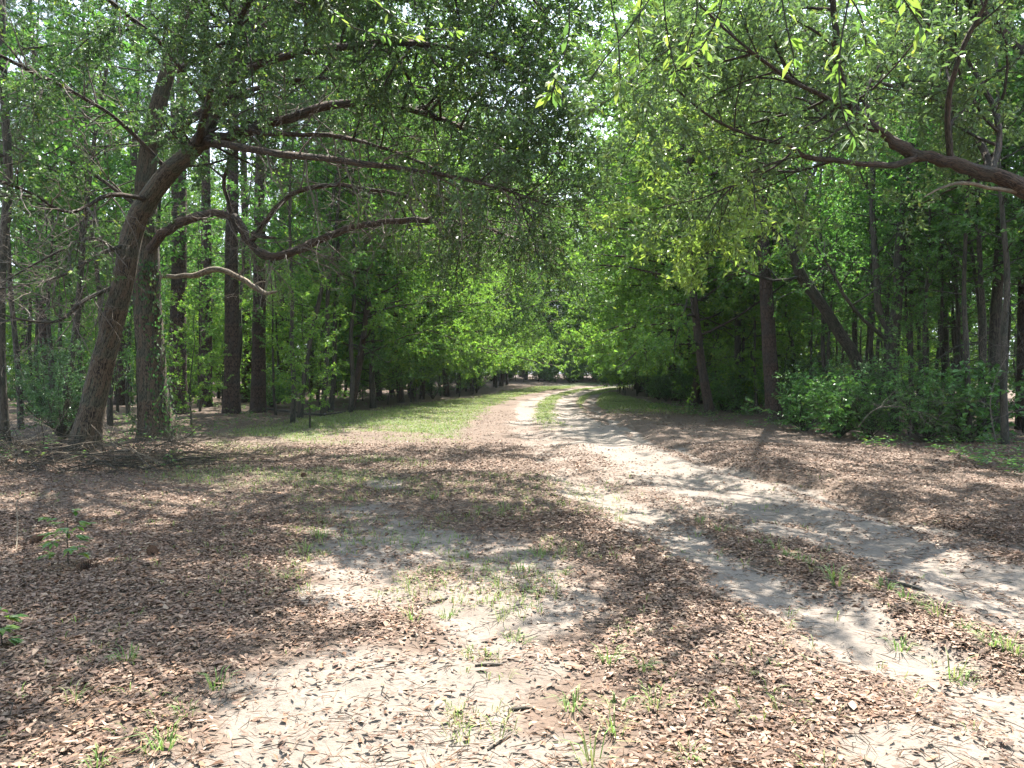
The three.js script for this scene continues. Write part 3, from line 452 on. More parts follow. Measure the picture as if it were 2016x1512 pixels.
// ---------------------------------------------------------------- the oak overhead: its trunk stands behind the camera, its twigs hang into the top of the view
{
  const R = rng(404), base = [5.6, 0, 3.2]; base[1] = height(base[0], base[2]);
  const t = thing('oak_tree', 'oak overhead whose twigs of big bright leaves hang in from the top edge', 'tree', base);
  const W = new Acc(true), T = new Acc(true), A = new Acc(), S = { ...SP.oak, floor: 4.2 - base[1], leaf: { ...SP.oak.leaf, n: 30, len: 0.085, colors: GREEN.oak } };
  const at = (list) => refine(list.map(([x, y, z, r]) => [x - base[0], y - base[1], z - base[2], r]));
  const trunk = at([[5.6, -0.1, 3.2, 0.4], [5.5, 1.5, 3.1, 0.32], [5.2, 3.2, 2.9, 0.28], [4.8, 5, 2.6, 0.22], [4.6, 7, 2.2, 0.14], [4.5, 9, 2, 0.08]]);
  const B = new Acc(true); tube(B, trunk, 16, 0.12, 0.3); part('trunk', B.geometry(), M.oak, t);
  for (const [l, k] of [
    [[[5.1, 3.8, 2.8, 0.16], [3.8, 4.6, 1.2, 0.12], [2.4, 4.9, -0.6, 0.08], [1.2, 4.8, -2.2, 0.05], [0.6, 4.4, -3.0, 0.03]], 1],
    [[[4.9, 4.6, 2.6, 0.14], [4.4, 5.6, 0.6, 0.1], [3.6, 5.8, -1.2, 0.06], [2.9, 5.4, -2.6, 0.03]], 1],
    [[[4.8, 5.2, 2.5, 0.12], [2.8, 6.6, 1.6, 0.09], [0.6, 7.2, 0.6, 0.06], [-1.4, 7.2, -0.6, 0.03]], 1],
  ]) { const pts = at(l), Q = new Acc(true); tube(Q, pts, 8, 0.12); part('limb', Q.geometry(), M.limb, t); kids(R, W, T, A, S, pts, 0, lenOf(pts), 0.35, k * 0.7, [0, 0.25, 0]); }
  // twigs with leaves large enough in the view to be told apart: every leaf a piece of its own
  const hues = [[0.12, 0.22, 0.035], [0.16, 0.27, 0.04], [0.085, 0.17, 0.035], [0.2, 0.28, 0.045]];
  const variants = []; for (let k = 0; k < 10; k++) { const Q = new Acc(), l = 0.038 + 0.007 * (k % 4); leaf8(Q, [0, 0, 0], [0, 0, 1], [0, 1, 0], l, l * (0.34 + 0.03 * (k % 3)), hues[k % 4], 0.18 + 0.05 * (k % 3), 0.08 + 0.07 * (k % 4), 0.62); variants.push(Q.geometry()); }
  const twigs = [
    [[1258, -160, 3.2], [1262, -20, 3.15], [1255, 60, 3.1], [1258, 130, 3.05]], [[1330, -160, 3.2], [1300, -40, 3.1], [1245, 50, 3.0], [1190, 120, 2.95], [1155, 170, 2.9]],
    [[1110, -160, 3.4], [1120, 60, 3.3], [1095, 150, 3.2], [1085, 190, 3.2]], [[1180, -160, 3.3], [1200, 0, 3.2], [1215, 80, 3.15], [1220, 175, 3.1]],
    [[1500, -160, 3], [1530, -20, 2.95], [1545, 60, 2.9], [1560, 120, 2.9]], [[1440, -150, 3], [1420, 0, 2.9], [1395, 70, 2.9], [1370, 110, 2.9]],
    [[1700, -150, 2.8], [1655, 60, 2.75], [1648, 170, 2.7], [1660, 240, 2.7], [1680, 275, 2.7]], [[1640, -160, 3], [1650, -40, 2.95], [1690, 40, 2.9], [1700, 100, 2.9]],
    [[1760, -150, 2.9], [1765, -20, 2.9], [1790, 30, 2.9], [1810, 60, 2.9]], [[620, -160, 4.6], [700, -30, 4.6], [800, 50, 4.6], [900, 65, 4.6]], [[1340, -120, 3.4], [1370, 20, 3.4], [1350, 110, 3.4], [1400, 165, 3.4]],
    [[560, -150, 4.8], [640, 0, 4.8], [700, 60, 4.8], [820, 80, 4.8]], [[1290, -140, 3.6], [1310, 60, 3.6], [1330, 150, 3.6]],
  ];
  for (const tw of twigs) {
    const pts = moved(path(tw.map(([a, b, d], k) => [a, b, d, 0.004 - 0.0008 * k])), base), Q = new Acc(true); tube(Q, pts, 5);
    const stem = part('twig', Q.geometry(), M.slim, t), n = Math.round(lenOf(pts) * 40) + 4;
    for (let k = 0; k < n; k++) {
      const u = k < 5 ? 0.985 : 0.25 + 0.72 * R(), [p, d] = along(pts, u), m = part('leaf', variants[Math.floor(R() * 10)], L.soft, stem);
      const a = R() * 6.283, e = norm([d[0] * 0.8 + Math.cos(a), d[1] * 0.5 - 0.15 + (R() - 0.5), d[2] * 0.8 + Math.sin(a)]), s = 0.02 + 0.03 * R();
      m.position.set(p[0] + e[0] * s * 0.3, p[1] + e[1] * s * 0.3, p[2] + e[2] * s * 0.3);
      m.quaternion.setFromRotationMatrix(new THREE.Matrix4().lookAt(new THREE.Vector3(...e), new THREE.Vector3(), new THREE.Vector3(R() - 0.5, 1, R() - 0.5))); m.scale.setScalar(0.7 + 0.65 * R());
    }
  }
  part('branches', W.geometry(), M.limb, t, 'stuff'); part('twigs', T.geometry(), M.limb, t, 'stuff'); part('crown', A.geometry(), L.oak, t);
}

// ---------------------------------------------------------------- kinds of forest trees, each grown once and then copied
function kind(seed, o) {                                // returns geometries: trunk, branches, crown
  const R = rng(seed), B = new Acc(true), T = new Acc(true), A = new Acc(), pts = [];
  const n = 9; let x = 0, z = 0, lx = (R() - 0.5) * (o.bend ?? 0.1), lz = (R() - 0.5) * (o.bend ?? 0.1);
  for (let k = 0; k <= n; k++) { const u = k / n; pts.push([x, u * o.h - 0.12, z, Math.max(0.006, o.r * (1 - 0.86 * u))]); x += (lx + (R() - 0.5) * (o.bend ?? 0.1)) * o.h / n; z += (lz + (R() - 0.5) * (o.bend ?? 0.1)) * o.h / n; }
  const c = refine(pts, 3); tube(B, c, o.sides ?? 9, 0.1, o.flare ?? 0.25);
  const S = o.S, nb = o.limbs;
  for (let i = 0; i < nb; i++) {
    const u = o.from + (0.99 - o.from) * Math.pow((i + R()) / nb, o.pow ?? 1), [p, , r] = along(c, u), a = i * 2.4 + R(), w = (u - o.from) / (1 - o.from);
    const shape = o.shape(w), up = o.up(w) + (R() - 0.5) * 0.4, l = o.reach * shape * (0.7 + 0.5 * R());
    grow(R, B, T, A, S, p, norm([Math.cos(a), up, Math.sin(a)]), l, Math.min(r * 0.5, 0.008 + l * 0.007), 1);
  }
  if (o.multi) for (let k = 0; k < o.multi; k++) { const a = R() * 6.28, l = o.h * (0.5 + 0.5 * R()); grow(R, B, T, A, S, [0, -0.05, 0], norm([Math.cos(a) * 0.6, 1, Math.sin(a) * 0.6]), l, o.r * 0.8, 1); }
  if (o.stubs) { const N = new Acc(); for (let i = 0; i < o.stubs; i++) { const [p, , r] = along(c, 0.12 + 0.4 * R()), a = R() * 6.28; grow(R, B, T, N, SP.bare, p, norm([Math.cos(a), 0.1 - 0.3 * R(), Math.sin(a)]), 0.5 + 1.2 * R(), Math.min(0.02, r * 0.3), 2); } }
  return { trunk: B.geometry(), branches: T.geometry(), crown: A.geometry(), leaves: A.n / 4, r: o.r };
}
const lv = (a, b, c) => [{}, { step: 0.4, wander: 0.35, lift: 0.05, sides: 4, start: 0.2, ...a }, { step: 0.4, wander: 0.4, lift: 0, sides: 3, start: 0.1, ang: 0.85, r: 0.006, ...b }, ...(c ? [{ step: 0.6, wander: 0.4, lift: -0.03, sides: 3, ang: 0.8, r: 0.003, ...c }] : [])];
const soft = (n, len, wid, colors, flat = 0.3) => ({ n, len, wid, flat, hang: 0.12, colors });
const crownish = (w) => 0.35 + 0.65 * Math.sin(Math.PI * clamp(0.18 + 0.8 * w));
const K = {
  pine: (s, i) => kind(s, { h: 23, r: 0.27, bend: 0.03, from: 0.6, limbs: 44, reach: 3.4, sides: 12, stubs: 6, shape: (w) => 0.4 + 0.75 * (1 - w), up: (w) => 0.1 + 0.6 * w, S: { leafFrom: 2, leaf: { n: 90, len: 0.2, wid: 0.075, flat: 0, hang: 0, colors: GREEN.blue }, lev: lv({}, { n: 3.6, len: 0.6, ang: 0.8, lift: 0.1 }) } }),
  slim: (s, i) => kind(s, { h: 14, r: 0.1, bend: 0.12, from: 0.34, limbs: 36, reach: 2.8, shape: crownish, up: (w) => 0.25 + 0.5 * w, S: { leafFrom: 2, leaf: soft([30, 22, 34][i], [0.12, 0.145, 0.105][i], [0.66, 0.75, 0.5][i], [GREEN.mid, GREEN.bright, GREEN.oak][i]), lev: lv({}, { n: 4.8, len: 0.9, flat: 0.4 }, { n: 4.6, len: 0.42, flat: 0.4 }) } }),
  bushy: (s, i) => kind(s, { h: 10.5, r: 0.13, bend: 0.15, from: 0.08, limbs: 66, reach: 3.0, shape: crownish, up: (w) => 0.15 + 0.6 * w, S: { leafFrom: 2, leaf: soft([30, 30, 34][i], [0.10, 0.11, 0.085][i], [0.64, 0.7, 0.45][i], [GREEN.mid, GREEN.bright, GREEN.dark][i], 0.25), lev: lv({ lift: -0.02 }, { n: 5, len: 0.9 }, { n: 4.8, len: 0.42 }) } }),
  wide: (s, i) => kind(s, { h: 13, r: 0.14, bend: 0.2, from: 0.16, limbs: 64, reach: 4.6, shape: (w) => 1.02 - 0.36 * w, up: (w) => 0.15 + 0.6 * w, S: { leafFrom: 2, floor: 1.3, leaf: soft(32, 0.11, 0.62, GREEN.bright, 0.25), lev: lv({ lift: -0.05 }, { n: 3.8, len: 1.1, flat: 0.6 }, { n: 4.4, len: 0.5 }) } }),
  pole: (s, i) => kind(s, { h: 9.5, r: 0.07, bend: 0.14, from: 0.35, limbs: 26, reach: 1.7, sides: 7, flare: 0.1, stubs: 4, shape: crownish, up: (w) => 0.3 + 0.5 * w, S: { leafFrom: 2, leaf: soft(30, 0.10, 0.66, GREEN.mid, 0.3), lev: lv({}, { n: 6, len: 0.7, flat: 0.4 }) } }),
  sapling: (s, i) => kind(s, { h: 5.2, r: 0.035, bend: 0.25, from: 0.12, limbs: 34, reach: 1.7, sides: 6, shape: crownish, up: (w) => 0.2 + 0.4 * w, S: { leafFrom: 2, leaf: soft([36, 24, 40][i], [0.095, 0.13, 0.08][i], [0.64, 0.78, 0.45][i], [GREEN.bright, GREEN.bright, GREEN.mid][i], 0.35), lev: lv({ step: 0.25 }, { n: 7.5, len: 0.6, flat: 0.3 }) } }),
  shrub: (s, i) => kind(s, { h: [1.8, 2.3, 1.6][i], r: 0.02, bend: 0.4, from: 0.08, limbs: 20, multi: 13, reach: 1.0, sides: 5, flare: 0, shape: crownish, up: (w) => 0.5 + 0.5 * w, S: { leafFrom: 2, floor: 0.06, leaf: soft([32, 42, 20][i], [0.085, 0.07, 0.115][i], [0.55, 0.42, 0.6][i], [GREEN.mid, GREEN.dark, GREEN.mid][i], 0.2), lev: lv({ step: 0.2, lift: 0.1 }, { n: 10, len: 0.42 }) } }),
};
const proto = {}; for (const k in K) proto[k] = [0, 1, 2].slice(0, k === 'pine' || k === 'wide' ? 2 : 3).map((i) => K[k](1000 + i * 37 + k.length * 101 + k.charCodeAt(0), i));
const TRUNK = { pole: M.slim, pine: M.pine, slim: M.slim, bushy: M.slim, wide: M.limb, sapling: M.slim, shrub: M.slim }, LEAF = { pole: L.soft, pine: L.needle, slim: L.soft, bushy: L.soft, wide: L.soft, sapling: L.soft, shrub: L.shrub };
const NAME = { pole: 'young_tree', pine: 'pine_tree', slim: 'slender_tree', bushy: 'bushy_tree', wide: 'spreading_tree', sapling: 'sapling', shrub: 'shrub' }, CAT = { pole: 'young tree', pine: 'pine tree', slim: 'tree', bushy: 'tree', wide: 'tree', sapling: 'sapling', shrub: 'shrub' };
const firsts = {};
function plant(k, variant, x, z, s, turn, label, group, lean = [0, 0]) {
  const p = proto[k][variant % proto[k].length], key = k + (variant % proto[k].length);
  let o;
  if (!firsts[key]) { o = firsts[key] = new THREE.Group(); part('trunk', p.trunk, TRUNK[k], o); part('branches', p.branches, TRUNK[k], o, 'stuff'); part('crown', p.crown, LEAF[k], o); } else o = firsts[key].clone();
  o.userData = {}; o.name = numbered(NAME[k]); scene.add(o); o.position.set(x, height(x, z), z); if (k === 'shrub') o.scale.set(s * (1 + 0.5 * hash(x * 99 | 0, 3)), s, s * (1 + 0.5 * hash(z * 99 | 0, 5))); else o.scale.setScalar(s);
  o.rotation.set(lean[1], turn, lean[0], 'ZXY');
  return tag(o, label, CAT[k], group);
}

// trunks that the photograph lets one tell apart
const R0 = rng(77);
const spot = (px, py, d) => { const x = (px - 1008) / F * d; return [x, -d]; };
for (const [k, v, px, d, s, lean, label] of [
  ['pine', 0, 455, 27, 1.05, -0.01, 'reddish-black pine trunk standing straight behind the vine-wrapped oak, the left of two close pines'],
  ['pine', 1, 508, 28.5, 1.0, -0.03, 'black pine trunk tilting slightly right under the pale broken branch'],
  ['pine', 0, 486, 36, 0.95, 0, 'grey pine trunk seen in the gap between the two close dark pines'],
  ['pine', 1, 352, 38, 0.95, 0, 'pine trunk seen just right of the vine-wrapped oak'],
  ['slim', 0, 590, 26, 1.0, -0.16, 'slender forked tree leaning right at the left edge of the clearing'],
  ['slim', 1, 650, 30, 1.1, -0.1, 'slim dark tree leaning right beside the feathery green sapling'],
  ['bushy', 0, 735, 33, 1.05, 0.02, 'bushy tree with a reddish trunk at the left edge of the leaf-strewn verge'],
  ['slim', 2, 120, 17.5, 0.9, -0.08, 'thin dark tree standing left of the leaning oak'],
  ['slim', 0, 8, 16, 1.2, 0, 'dark trunk at the very left edge of the view'],
  ['wide', 0, 830, 42, 1.0, -0.05, 'light green spreading tree over the left verge with a leaning stem at its foot'],
  ['wide', 1, 930, 55, 1.0, 0, 'spreading tree at the far end of the left verge just before the bend'],
  ['pine', 1, 1525, 24, 0.9, 0.075, 'reddish pine trunk leaning slightly left at the edge of the right-hand wood'],
  ['slim', 1, 1960, 18.5, 1.45, 0.02, 'tall tree with a thick straight trunk near the right edge behind the shrubs'],
  ['bushy', 1, 1450, 29, 1.2, 0, 'dark-trunked tree left of the reddish pine on the right'],
  ['slim', 2, 1415, 33, 1.1, 0.02, 'slender tree second left of the reddish pine on the right'],
  ['pine', 0, 2020, 19, 0.8, 0, 'pine cut off by the right edge of the view'],
  ['wide', 0, 1330, 40, 0.95, 0.1, 'bright green tree whose low branches droop over the right side of the track'],
  ['wide', 1, 1290, 50, 1.0, 0.08, 'pale green tree overhanging the road on the right before the bend'],
  ['wide', 1, 1400, 26.5, 1.2, 0.05, 'tall light green tree left of the reddish pine with branches reaching over the track'],
  ['wide', 0, 1365, 33, 1.3, 0.05, 'broad bright tree behind the slender trees where the right wood comes near the track'],
  ['wide', 1, 690, 31, 1.05, -0.03, 'spreading tree with hanging leaves over the shaded verge on the left'],
  ['wide', 0, 790, 37, 1.2, -0.03, 'broad tree over the grassy verge on the left'],
  ['wide', 1, 880, 47, 1.35, -0.03, 'big light tree in the row along the left verge before the bend'],
  ['wide', 1, 1345, 45, 1.5, 0.05, 'tall pale tree filling the gap over the track on the right'],
  ['wide', 0, 1262, 61, 1.7, 0.03, 'tall pale tree on the right where the track bends out of sight'],
  ['wide', 1, 985, 67, 1.6, 0, 'tall tree at the left end of the verge above the far shade'],
  ['pole', 0, 575, 24, 1.2, -0.02, 'thin dark stem standing in front of the wood left of the feathery sapling'],
  ['pole', 1, 635, 27, 1.4, -0.12, 'thin stem leaning right behind the feathery sapling'],
  ['pole', 2, 690, 29, 1.4, -0.06, 'dark stem between the feathery sapling and the reddish trunk'],
  ['sapling', 0, 610, 22.5, 0.85, 0, 'feathery light green sapling at the left edge of the clearing'],
  ['shrub', 0, 1585, 20.5, 0.9, 0, 'green shrub touching the right side of the reddish leaning pine'],
  ['shrub', 2, 1650, 18.8, 0.85, 0, 'broad-leaved green shrub below the foot of the far-leaning trunk'],
  ['shrub', 1, 1712, 18.6, 0.75, 0, 'dark small-leaved shrub just left of the forked tree'],
  ['shrub', 0, 1822, 17.6, 0.95, 0, 'rounded green shrub just right of the forked tree'],
  ['shrub', 2, 1890, 17.2, 1.0, 0, 'large-leaved shrub left of the thick straight trunk near the right edge'],
  ['sapling', 2, 1790, 18.4, 0.6, 0, 'low leafy sapling spreading over the shrubs beside the forked tree'],
  ['slim', 0, 1860, 23, 1.2, 0.0, 'slim straight tree between the forked trunk and the right edge'],
]) { const [x, z] = spot(px, 0, d); plant(k, v, x, z, s, R0() * 6.28, label, null, [lean, (R0() - 0.5) * 0.03]); }

// the leaning trunk and the forked trunk on the right, shaped after the photograph
function shaped(name, label, list, mat, extra, S, seed, many, from = 0.35) {
  const R = rng(seed), base = P(list[0][0], list[0][1], list[0][2]); base[1] = height(base[0], base[2]);
  const t = thing(name, label, 'tree', base), W = new Acc(true), T = new Acc(true), A = new Acc();
  const tr = moved(path(list), base), B = new Acc(true); tube(B, tr, 12, 0.12, 0.2); part('trunk', B.geometry(), mat, t);
  kids(R, W, T, A, S, tr, 0, lenOf(tr), from, many);
  for (const l of extra) { const [, pts] = limbOf(t, 'limb', l, mat, 8, base); kids(R, W, T, A, S, pts, 0, lenOf(pts), 0.3, many); }
  part('branches', W.geometry(), mat, t, 'stuff'); part('twigs', T.geometry(), mat, t, 'stuff'); part('crown', A.geometry(), L.soft, t);
}
const softOak = { leafFrom: 2, floor: 1, leaf: soft(26, 0.085, 0.5, GREEN.mid, 0.4), lev: [{}, { n: 2.2, len: 2.2, r: 0.03, ang: 1.0, step: 0.35, wander: 0.4, lift: 0.03, sides: 5 }, { n: 4.4, len: 0.9, r: 0.008, ang: 0.9, step: 0.3, wander: 0.4, lift: 0, sides: 3 }, { n: 3.4, len: 0.4, r: 0.004, ang: 0.8, step: 0.5, wander: 0.4, lift: -0.03, sides: 3 }] };
shaped('leaning_tree', 'mossy trunk leaning far to the left through the right-hand wood', [[1712, 842, 22, 0.19], [1690, 720, 22, 0.17], [1655, 660, 22, 0.16], [1620, 605, 21.9, 0.15], [1580, 550, 21.8, 0.145], [1560, 505, 21.7, 0.13], [1525, 450, 21.6, 0.12], [1490, 410, 21.5, 0.1], [1430, 350, 21.2, 0.08], [1360, 280, 20.8, 0.05]], M.slim, [[[1575, 545, 21.8, 0.06], [1540, 552, 21.6, 0.05], [1500, 548, 21.4, 0.04], [1460, 530, 21.2, 0.03], [1420, 500, 21, 0.015]], [[1560, 505, 21.7, 0.08], [1580, 400, 21.8, 0.06], [1620, 280, 22, 0.04], [1640, 150, 22.2, 0.02]]], softOak, 505, 0.9);
shaped('forked_tree', 'dark tree that forks into several upright stems above the shrubs on the right', [[1757, 862, 19.5, 0.17], [1757, 760, 19.5, 0.15], [1755, 660, 19.5, 0.13], [1765, 600, 19.5, 0.12], [1768, 500, 19.6, 0.11], [1775, 420, 19.6, 0.09], [1790, 300, 19.8, 0.07], [1800, 150, 20, 0.05], [1810, 0, 20, 0.03]], M.slim, [[[1755, 660, 19.5, 0.11], [1730, 610, 19.6, 0.1], [1722, 520, 19.7, 0.1], [1716, 420, 19.8, 0.085], [1712, 250, 20, 0.06], [1700, 80, 20.2, 0.03]], [[1757, 680, 19.5, 0.06], [1700, 630, 19.3, 0.05], [1660, 580, 19.1, 0.045], [1640, 540, 19, 0.035], [1600, 480, 18.8, 0.02]], [[1768, 470, 19.6, 0.05], [1785, 440, 19.5, 0.045], [1792, 405, 19.5, 0.04], [1796, 330, 19.4, 0.02]]], softOak, 506, 0.8);

// the wood around: single trees, saplings and shrubs, set out by chance inside each side of the road
{
  const R = rng(909), placed = [];
  const free = (x, z, r) => { for (const [a, b] of placed) if ((a - x) ** 2 + (b - z) ** 2 < r * r) return false; placed.push([x, z]); return true; };
  const text = {
    left: { pole: ['young tree with a thin bare stem in the wood left of the road', 'young trees in the left wood'], pine: ['tall dark pine standing deep in the wood left of the road', 'pines in the left wood'], slim: ['slender leafy tree inside the wood left of the road', 'slender trees in the left wood'], bushy: ['bushy leafy tree inside the wood left of the road', 'bushy trees in the left wood'], wide: ['spreading bright green tree on the left of the road', 'spreading trees along the left verge'], sapling: ['thin sapling with layered leaves under the trees left of the road', 'saplings in the left wood'], shrub: ['low dark green shrub under the trees left of the road', 'shrubs in the left wood'] },
    right: { pole: ['young tree with a thin bare stem in the wood right of the road', 'young trees in the right wood'], pine: ['tall pine standing inside the wood right of the road', 'pines in the right wood'], slim: ['slender leafy tree inside the wood right of the road', 'slender trees in the right wood'], bushy: ['bushy leafy tree inside the wood right of the road', 'bushy trees in the right wood'], wide: ['spreading bright green tree along the right verge', 'spreading trees along the right verge'], sapling: ['thin sapling with layered leaves under the trees right of the road', 'saplings in the right wood'], shrub: ['dark green evergreen shrub at the foot of the right-hand wood', 'shrubs in the right wood'] },
    far: { pine: ['distant pine rising behind the bend of the road', 'pines behind the bend'], slim: ['distant slender tree behind the bend of the road', 'slender trees behind the bend'], bushy: ['distant bushy tree closing the view behind the bend', 'bushy trees behind the bend'], wide: ['distant spreading tree at the bend of the road', 'spreading trees at the bend'], sapling: ['distant sapling behind the bend', 'saplings behind the bend'], shrub: ['distant shrub at the edge of the bend', 'shrubs at the bend'] },
  };
  const what = { pine: 'pine', pole: 'thin young tree', slim: 'slender leafy tree', bushy: 'bushy tree', wide: 'spreading tree', sapling: 'leafy sapling', shrub: 'green shrub' };
  const where = {
    left: [[90, 'at the left edge of the view'], [250, 'behind the leaning oak'], [340, 'behind the vine-wrapped oak'], [430, 'right of the vine-wrapped oak'], [540, 'by the two close pines'], [700, 'behind the feathery sapling'], [850, 'beyond the reddish trunk'], [9999, 'along the far left verge']],
    right: [[1240, 'where the track bends away'], [1420, 'beside the drooping green branches'], [1500, 'left of the reddish pine'], [1570, 'behind the reddish pine'], [1720, 'around the far-leaning trunk'], [1810, 'behind the forked tree'], [1930, 'right of the forked tree'], [9999, 'at the right edge of the view']],
    far: [[980, 'at the left of the far bend'], [1080, 'closing the view left of the track end'], [1180, 'closing the view straight behind the track end'], [1290, 'beyond the bend of the track'], [9999, 'at the right of the far bend']],
  };
  const sown = [];
  const describe = (name, k, px, d, s, s0, s1) => {
    const size = s < s0 + (s1 - s0) / 3 ? 'small ' : s > s1 - (s1 - s0) / 3 ? 'large ' : '', depth = name === 'far' ? (d < 90 ? '' : ' deep') : d < 22 ? ' in front' : d < 32 ? '' : d < 45 ? ' deeper in' : ' far off';
    return size + what[k] + depth + ' ' + where[name].find((w) => px < w[0])[1];
  };
  const side = (name, k, n, d0, d1, w, off, gap, s0, s1, pow = 1) => {
    for (let i = 0, tries = 0; i < n && tries < n * 40; tries++) {
      const d = lerp(d0, d1, Math.pow(R(), pow)), o = off + w * Math.pow(R(), 1.2), x = name === 'left' ? edgeL(d) - o : name === 'right' ? edgeR(d) + o : lerp(-12, 22, R()) * (R() < 0.3 ? 2.2 : 1), px = 1008 + x / d * F;
      if (px < -260 || px > 2280 || !free(x, -d, gap)) continue;
      if (name === 'left' && d < 20.5 && (px > 90 && px < 380) && k !== 'shrub') continue;
      if (name === 'left' && d < 33 && px > 380 && px < 800 && (k === 'sapling' || k === 'bushy' || k === 'slim')) continue;
      const s = lerp(s0, s1, R()); sown.push([plant(k, name === 'far' && k === 'bushy' ? 2 : Math.floor(R() * 3), x, -d, s, R() * 6.28, describe(name, k, px, d, s, s0, s1), text[name][k][1], [(R() - 0.5) * 0.12, (R() - 0.5) * 0.12]), px]); i++;
    }
  };
  side('left', 'wide', 6, 34, 75, 1.0, 1.0, 5, 0.9, 1.3);
  side('left', 'pine', 18, 24, 75, 22, 2, 2.6, 0.8, 1.1);
  side('left', 'pole', 60, 18, 55, 16, 0, 0.9, 0.7, 1.3);
  side('left', 'slim', 22, 22, 75, 20, 0.5, 2.0, 0.8, 1.25);
  side('left', 'wide', 9, 26, 44, 16, 7, 5, 1.1, 1.5);
  side('left', 'bushy', 26, 42, 80, 40, 16, 3.2, 0.9, 1.35);
  side('left', 'sapling', 30, 40, 75, 36, 14, 2, 0.9, 1.4);
  side('left', 'bushy', 12, 26, 70, 22, 3, 4, 0.6, 0.9);
  side('left', 'sapling', 90, 18, 60, 22, -0.3, 1.0, 0.5, 1.15);
  side('left', 'shrub', 40, 17, 60, 20, 0, 0.8, 0.4, 0.9);
  side('right', 'wide', 5, 36, 75, 1.0, 0.8, 5, 0.9, 1.3);
  side('right', 'pine', 10, 26, 75, 22, 2, 2.6, 0.8, 1.1);
  side('right', 'pole', 34, 15.8, 24, 5, 0.3, 0.7, 0.7, 1.2);
  side('right', 'pole', 95, 19, 50, 12, 0.2, 0.9, 0.7, 1.35);
  side('right', 'slim', 36, 21, 75, 18, 0.6, 2.0, 0.8, 1.35);
  side('right', 'sapling', 14, 46, 66, 1.6, -0.5, 1.2, 0.8, 1.2);
  side('right', 'bushy', 12, 28, 70, 20, 3, 4, 0.6, 0.9);
  side('right', 'sapling', 76, 19, 60, 20, 0.6, 1.0, 0.5, 1.15);
  side('right', 'shrub', 20, 15, 22, 5, 0.4, 1.2, 0.6, 1.25);
  side('right', 'shrub', 34, 22, 45, 6, 0.2, 0.9, 0.5, 1.0, 1.3);
  side('right', 'sapling', 26, 15.5, 22, 7, 0.6, 1.0, 0.5, 0.8);
  side('far', 'wide', 16, 82, 98, 0, 0, 3.4, 1.3, 1.8);
  side('far', 'bushy', 26, 84, 112, 0, 0, 2.8, 1.2, 1.7);
  side('far', 'pine', 8, 92, 118, 0, 0, 3, 0.8, 1.1);
  side('far', 'slim', 14, 82, 112, 0, 0, 2.2, 0.9, 1.4);
  side('far', 'sapling', 46, 79, 96, 0, 0, 1.2, 0.7, 1.2);
  side('far', 'sapling', 40, 96, 114, 0, 0, 1.5, 1.0, 1.6);
  side('far', 'shrub', 40, 92, 108, 0, 0, 1.5, 1.0, 1.8);
  side('far', 'shrub', 26, 78, 90, 0, 0, 1.2, 0.8, 1.4);
  const same = new Map(); for (const e of sown) { const l = e[0].userData.label; if (!same.has(l)) same.set(l, []); same.get(l).push(e); }
  for (const [l, list] of same) { list.sort((a, b) => a[1] - b[1]); const n = list.length; if (n === 2) { list[0][0].userData.label = l + ', left one'; list[1][0].userData.label = l + ', right one'; } else if (n === 3) ['left', 'middle', 'right'].forEach((w, i) => { list[i][0].userData.label = l + ', ' + w + ' one'; }); else if (n > 3 && n < 11) list.forEach((e, i) => { e[0].userData.label = l + ', ' + ['leftmost', 'second from left', 'third from left', 'fourth from left', 'fifth from left', 'sixth from left', 'seventh from left', 'eighth from left', 'ninth from left', 'tenth from left'][i]; }); else if (n > 3) for (const e of list) e[0].userData.group = l; }
  for (const [x, z, q, v] of [[-7, 6, 1.0, 0], [-12, -1, 0.95, 1], [0, 11, 1.1, 1], [10, 9, 1.0, 0], [14, 1, 1.0, 1], [-8, 15, 1.2, 0], [8, 18, 1.2, 1]]) plant('wide', v, x, z, q, x, 'spreading tree standing behind the viewer beside the road', 'trees behind the viewer');
}

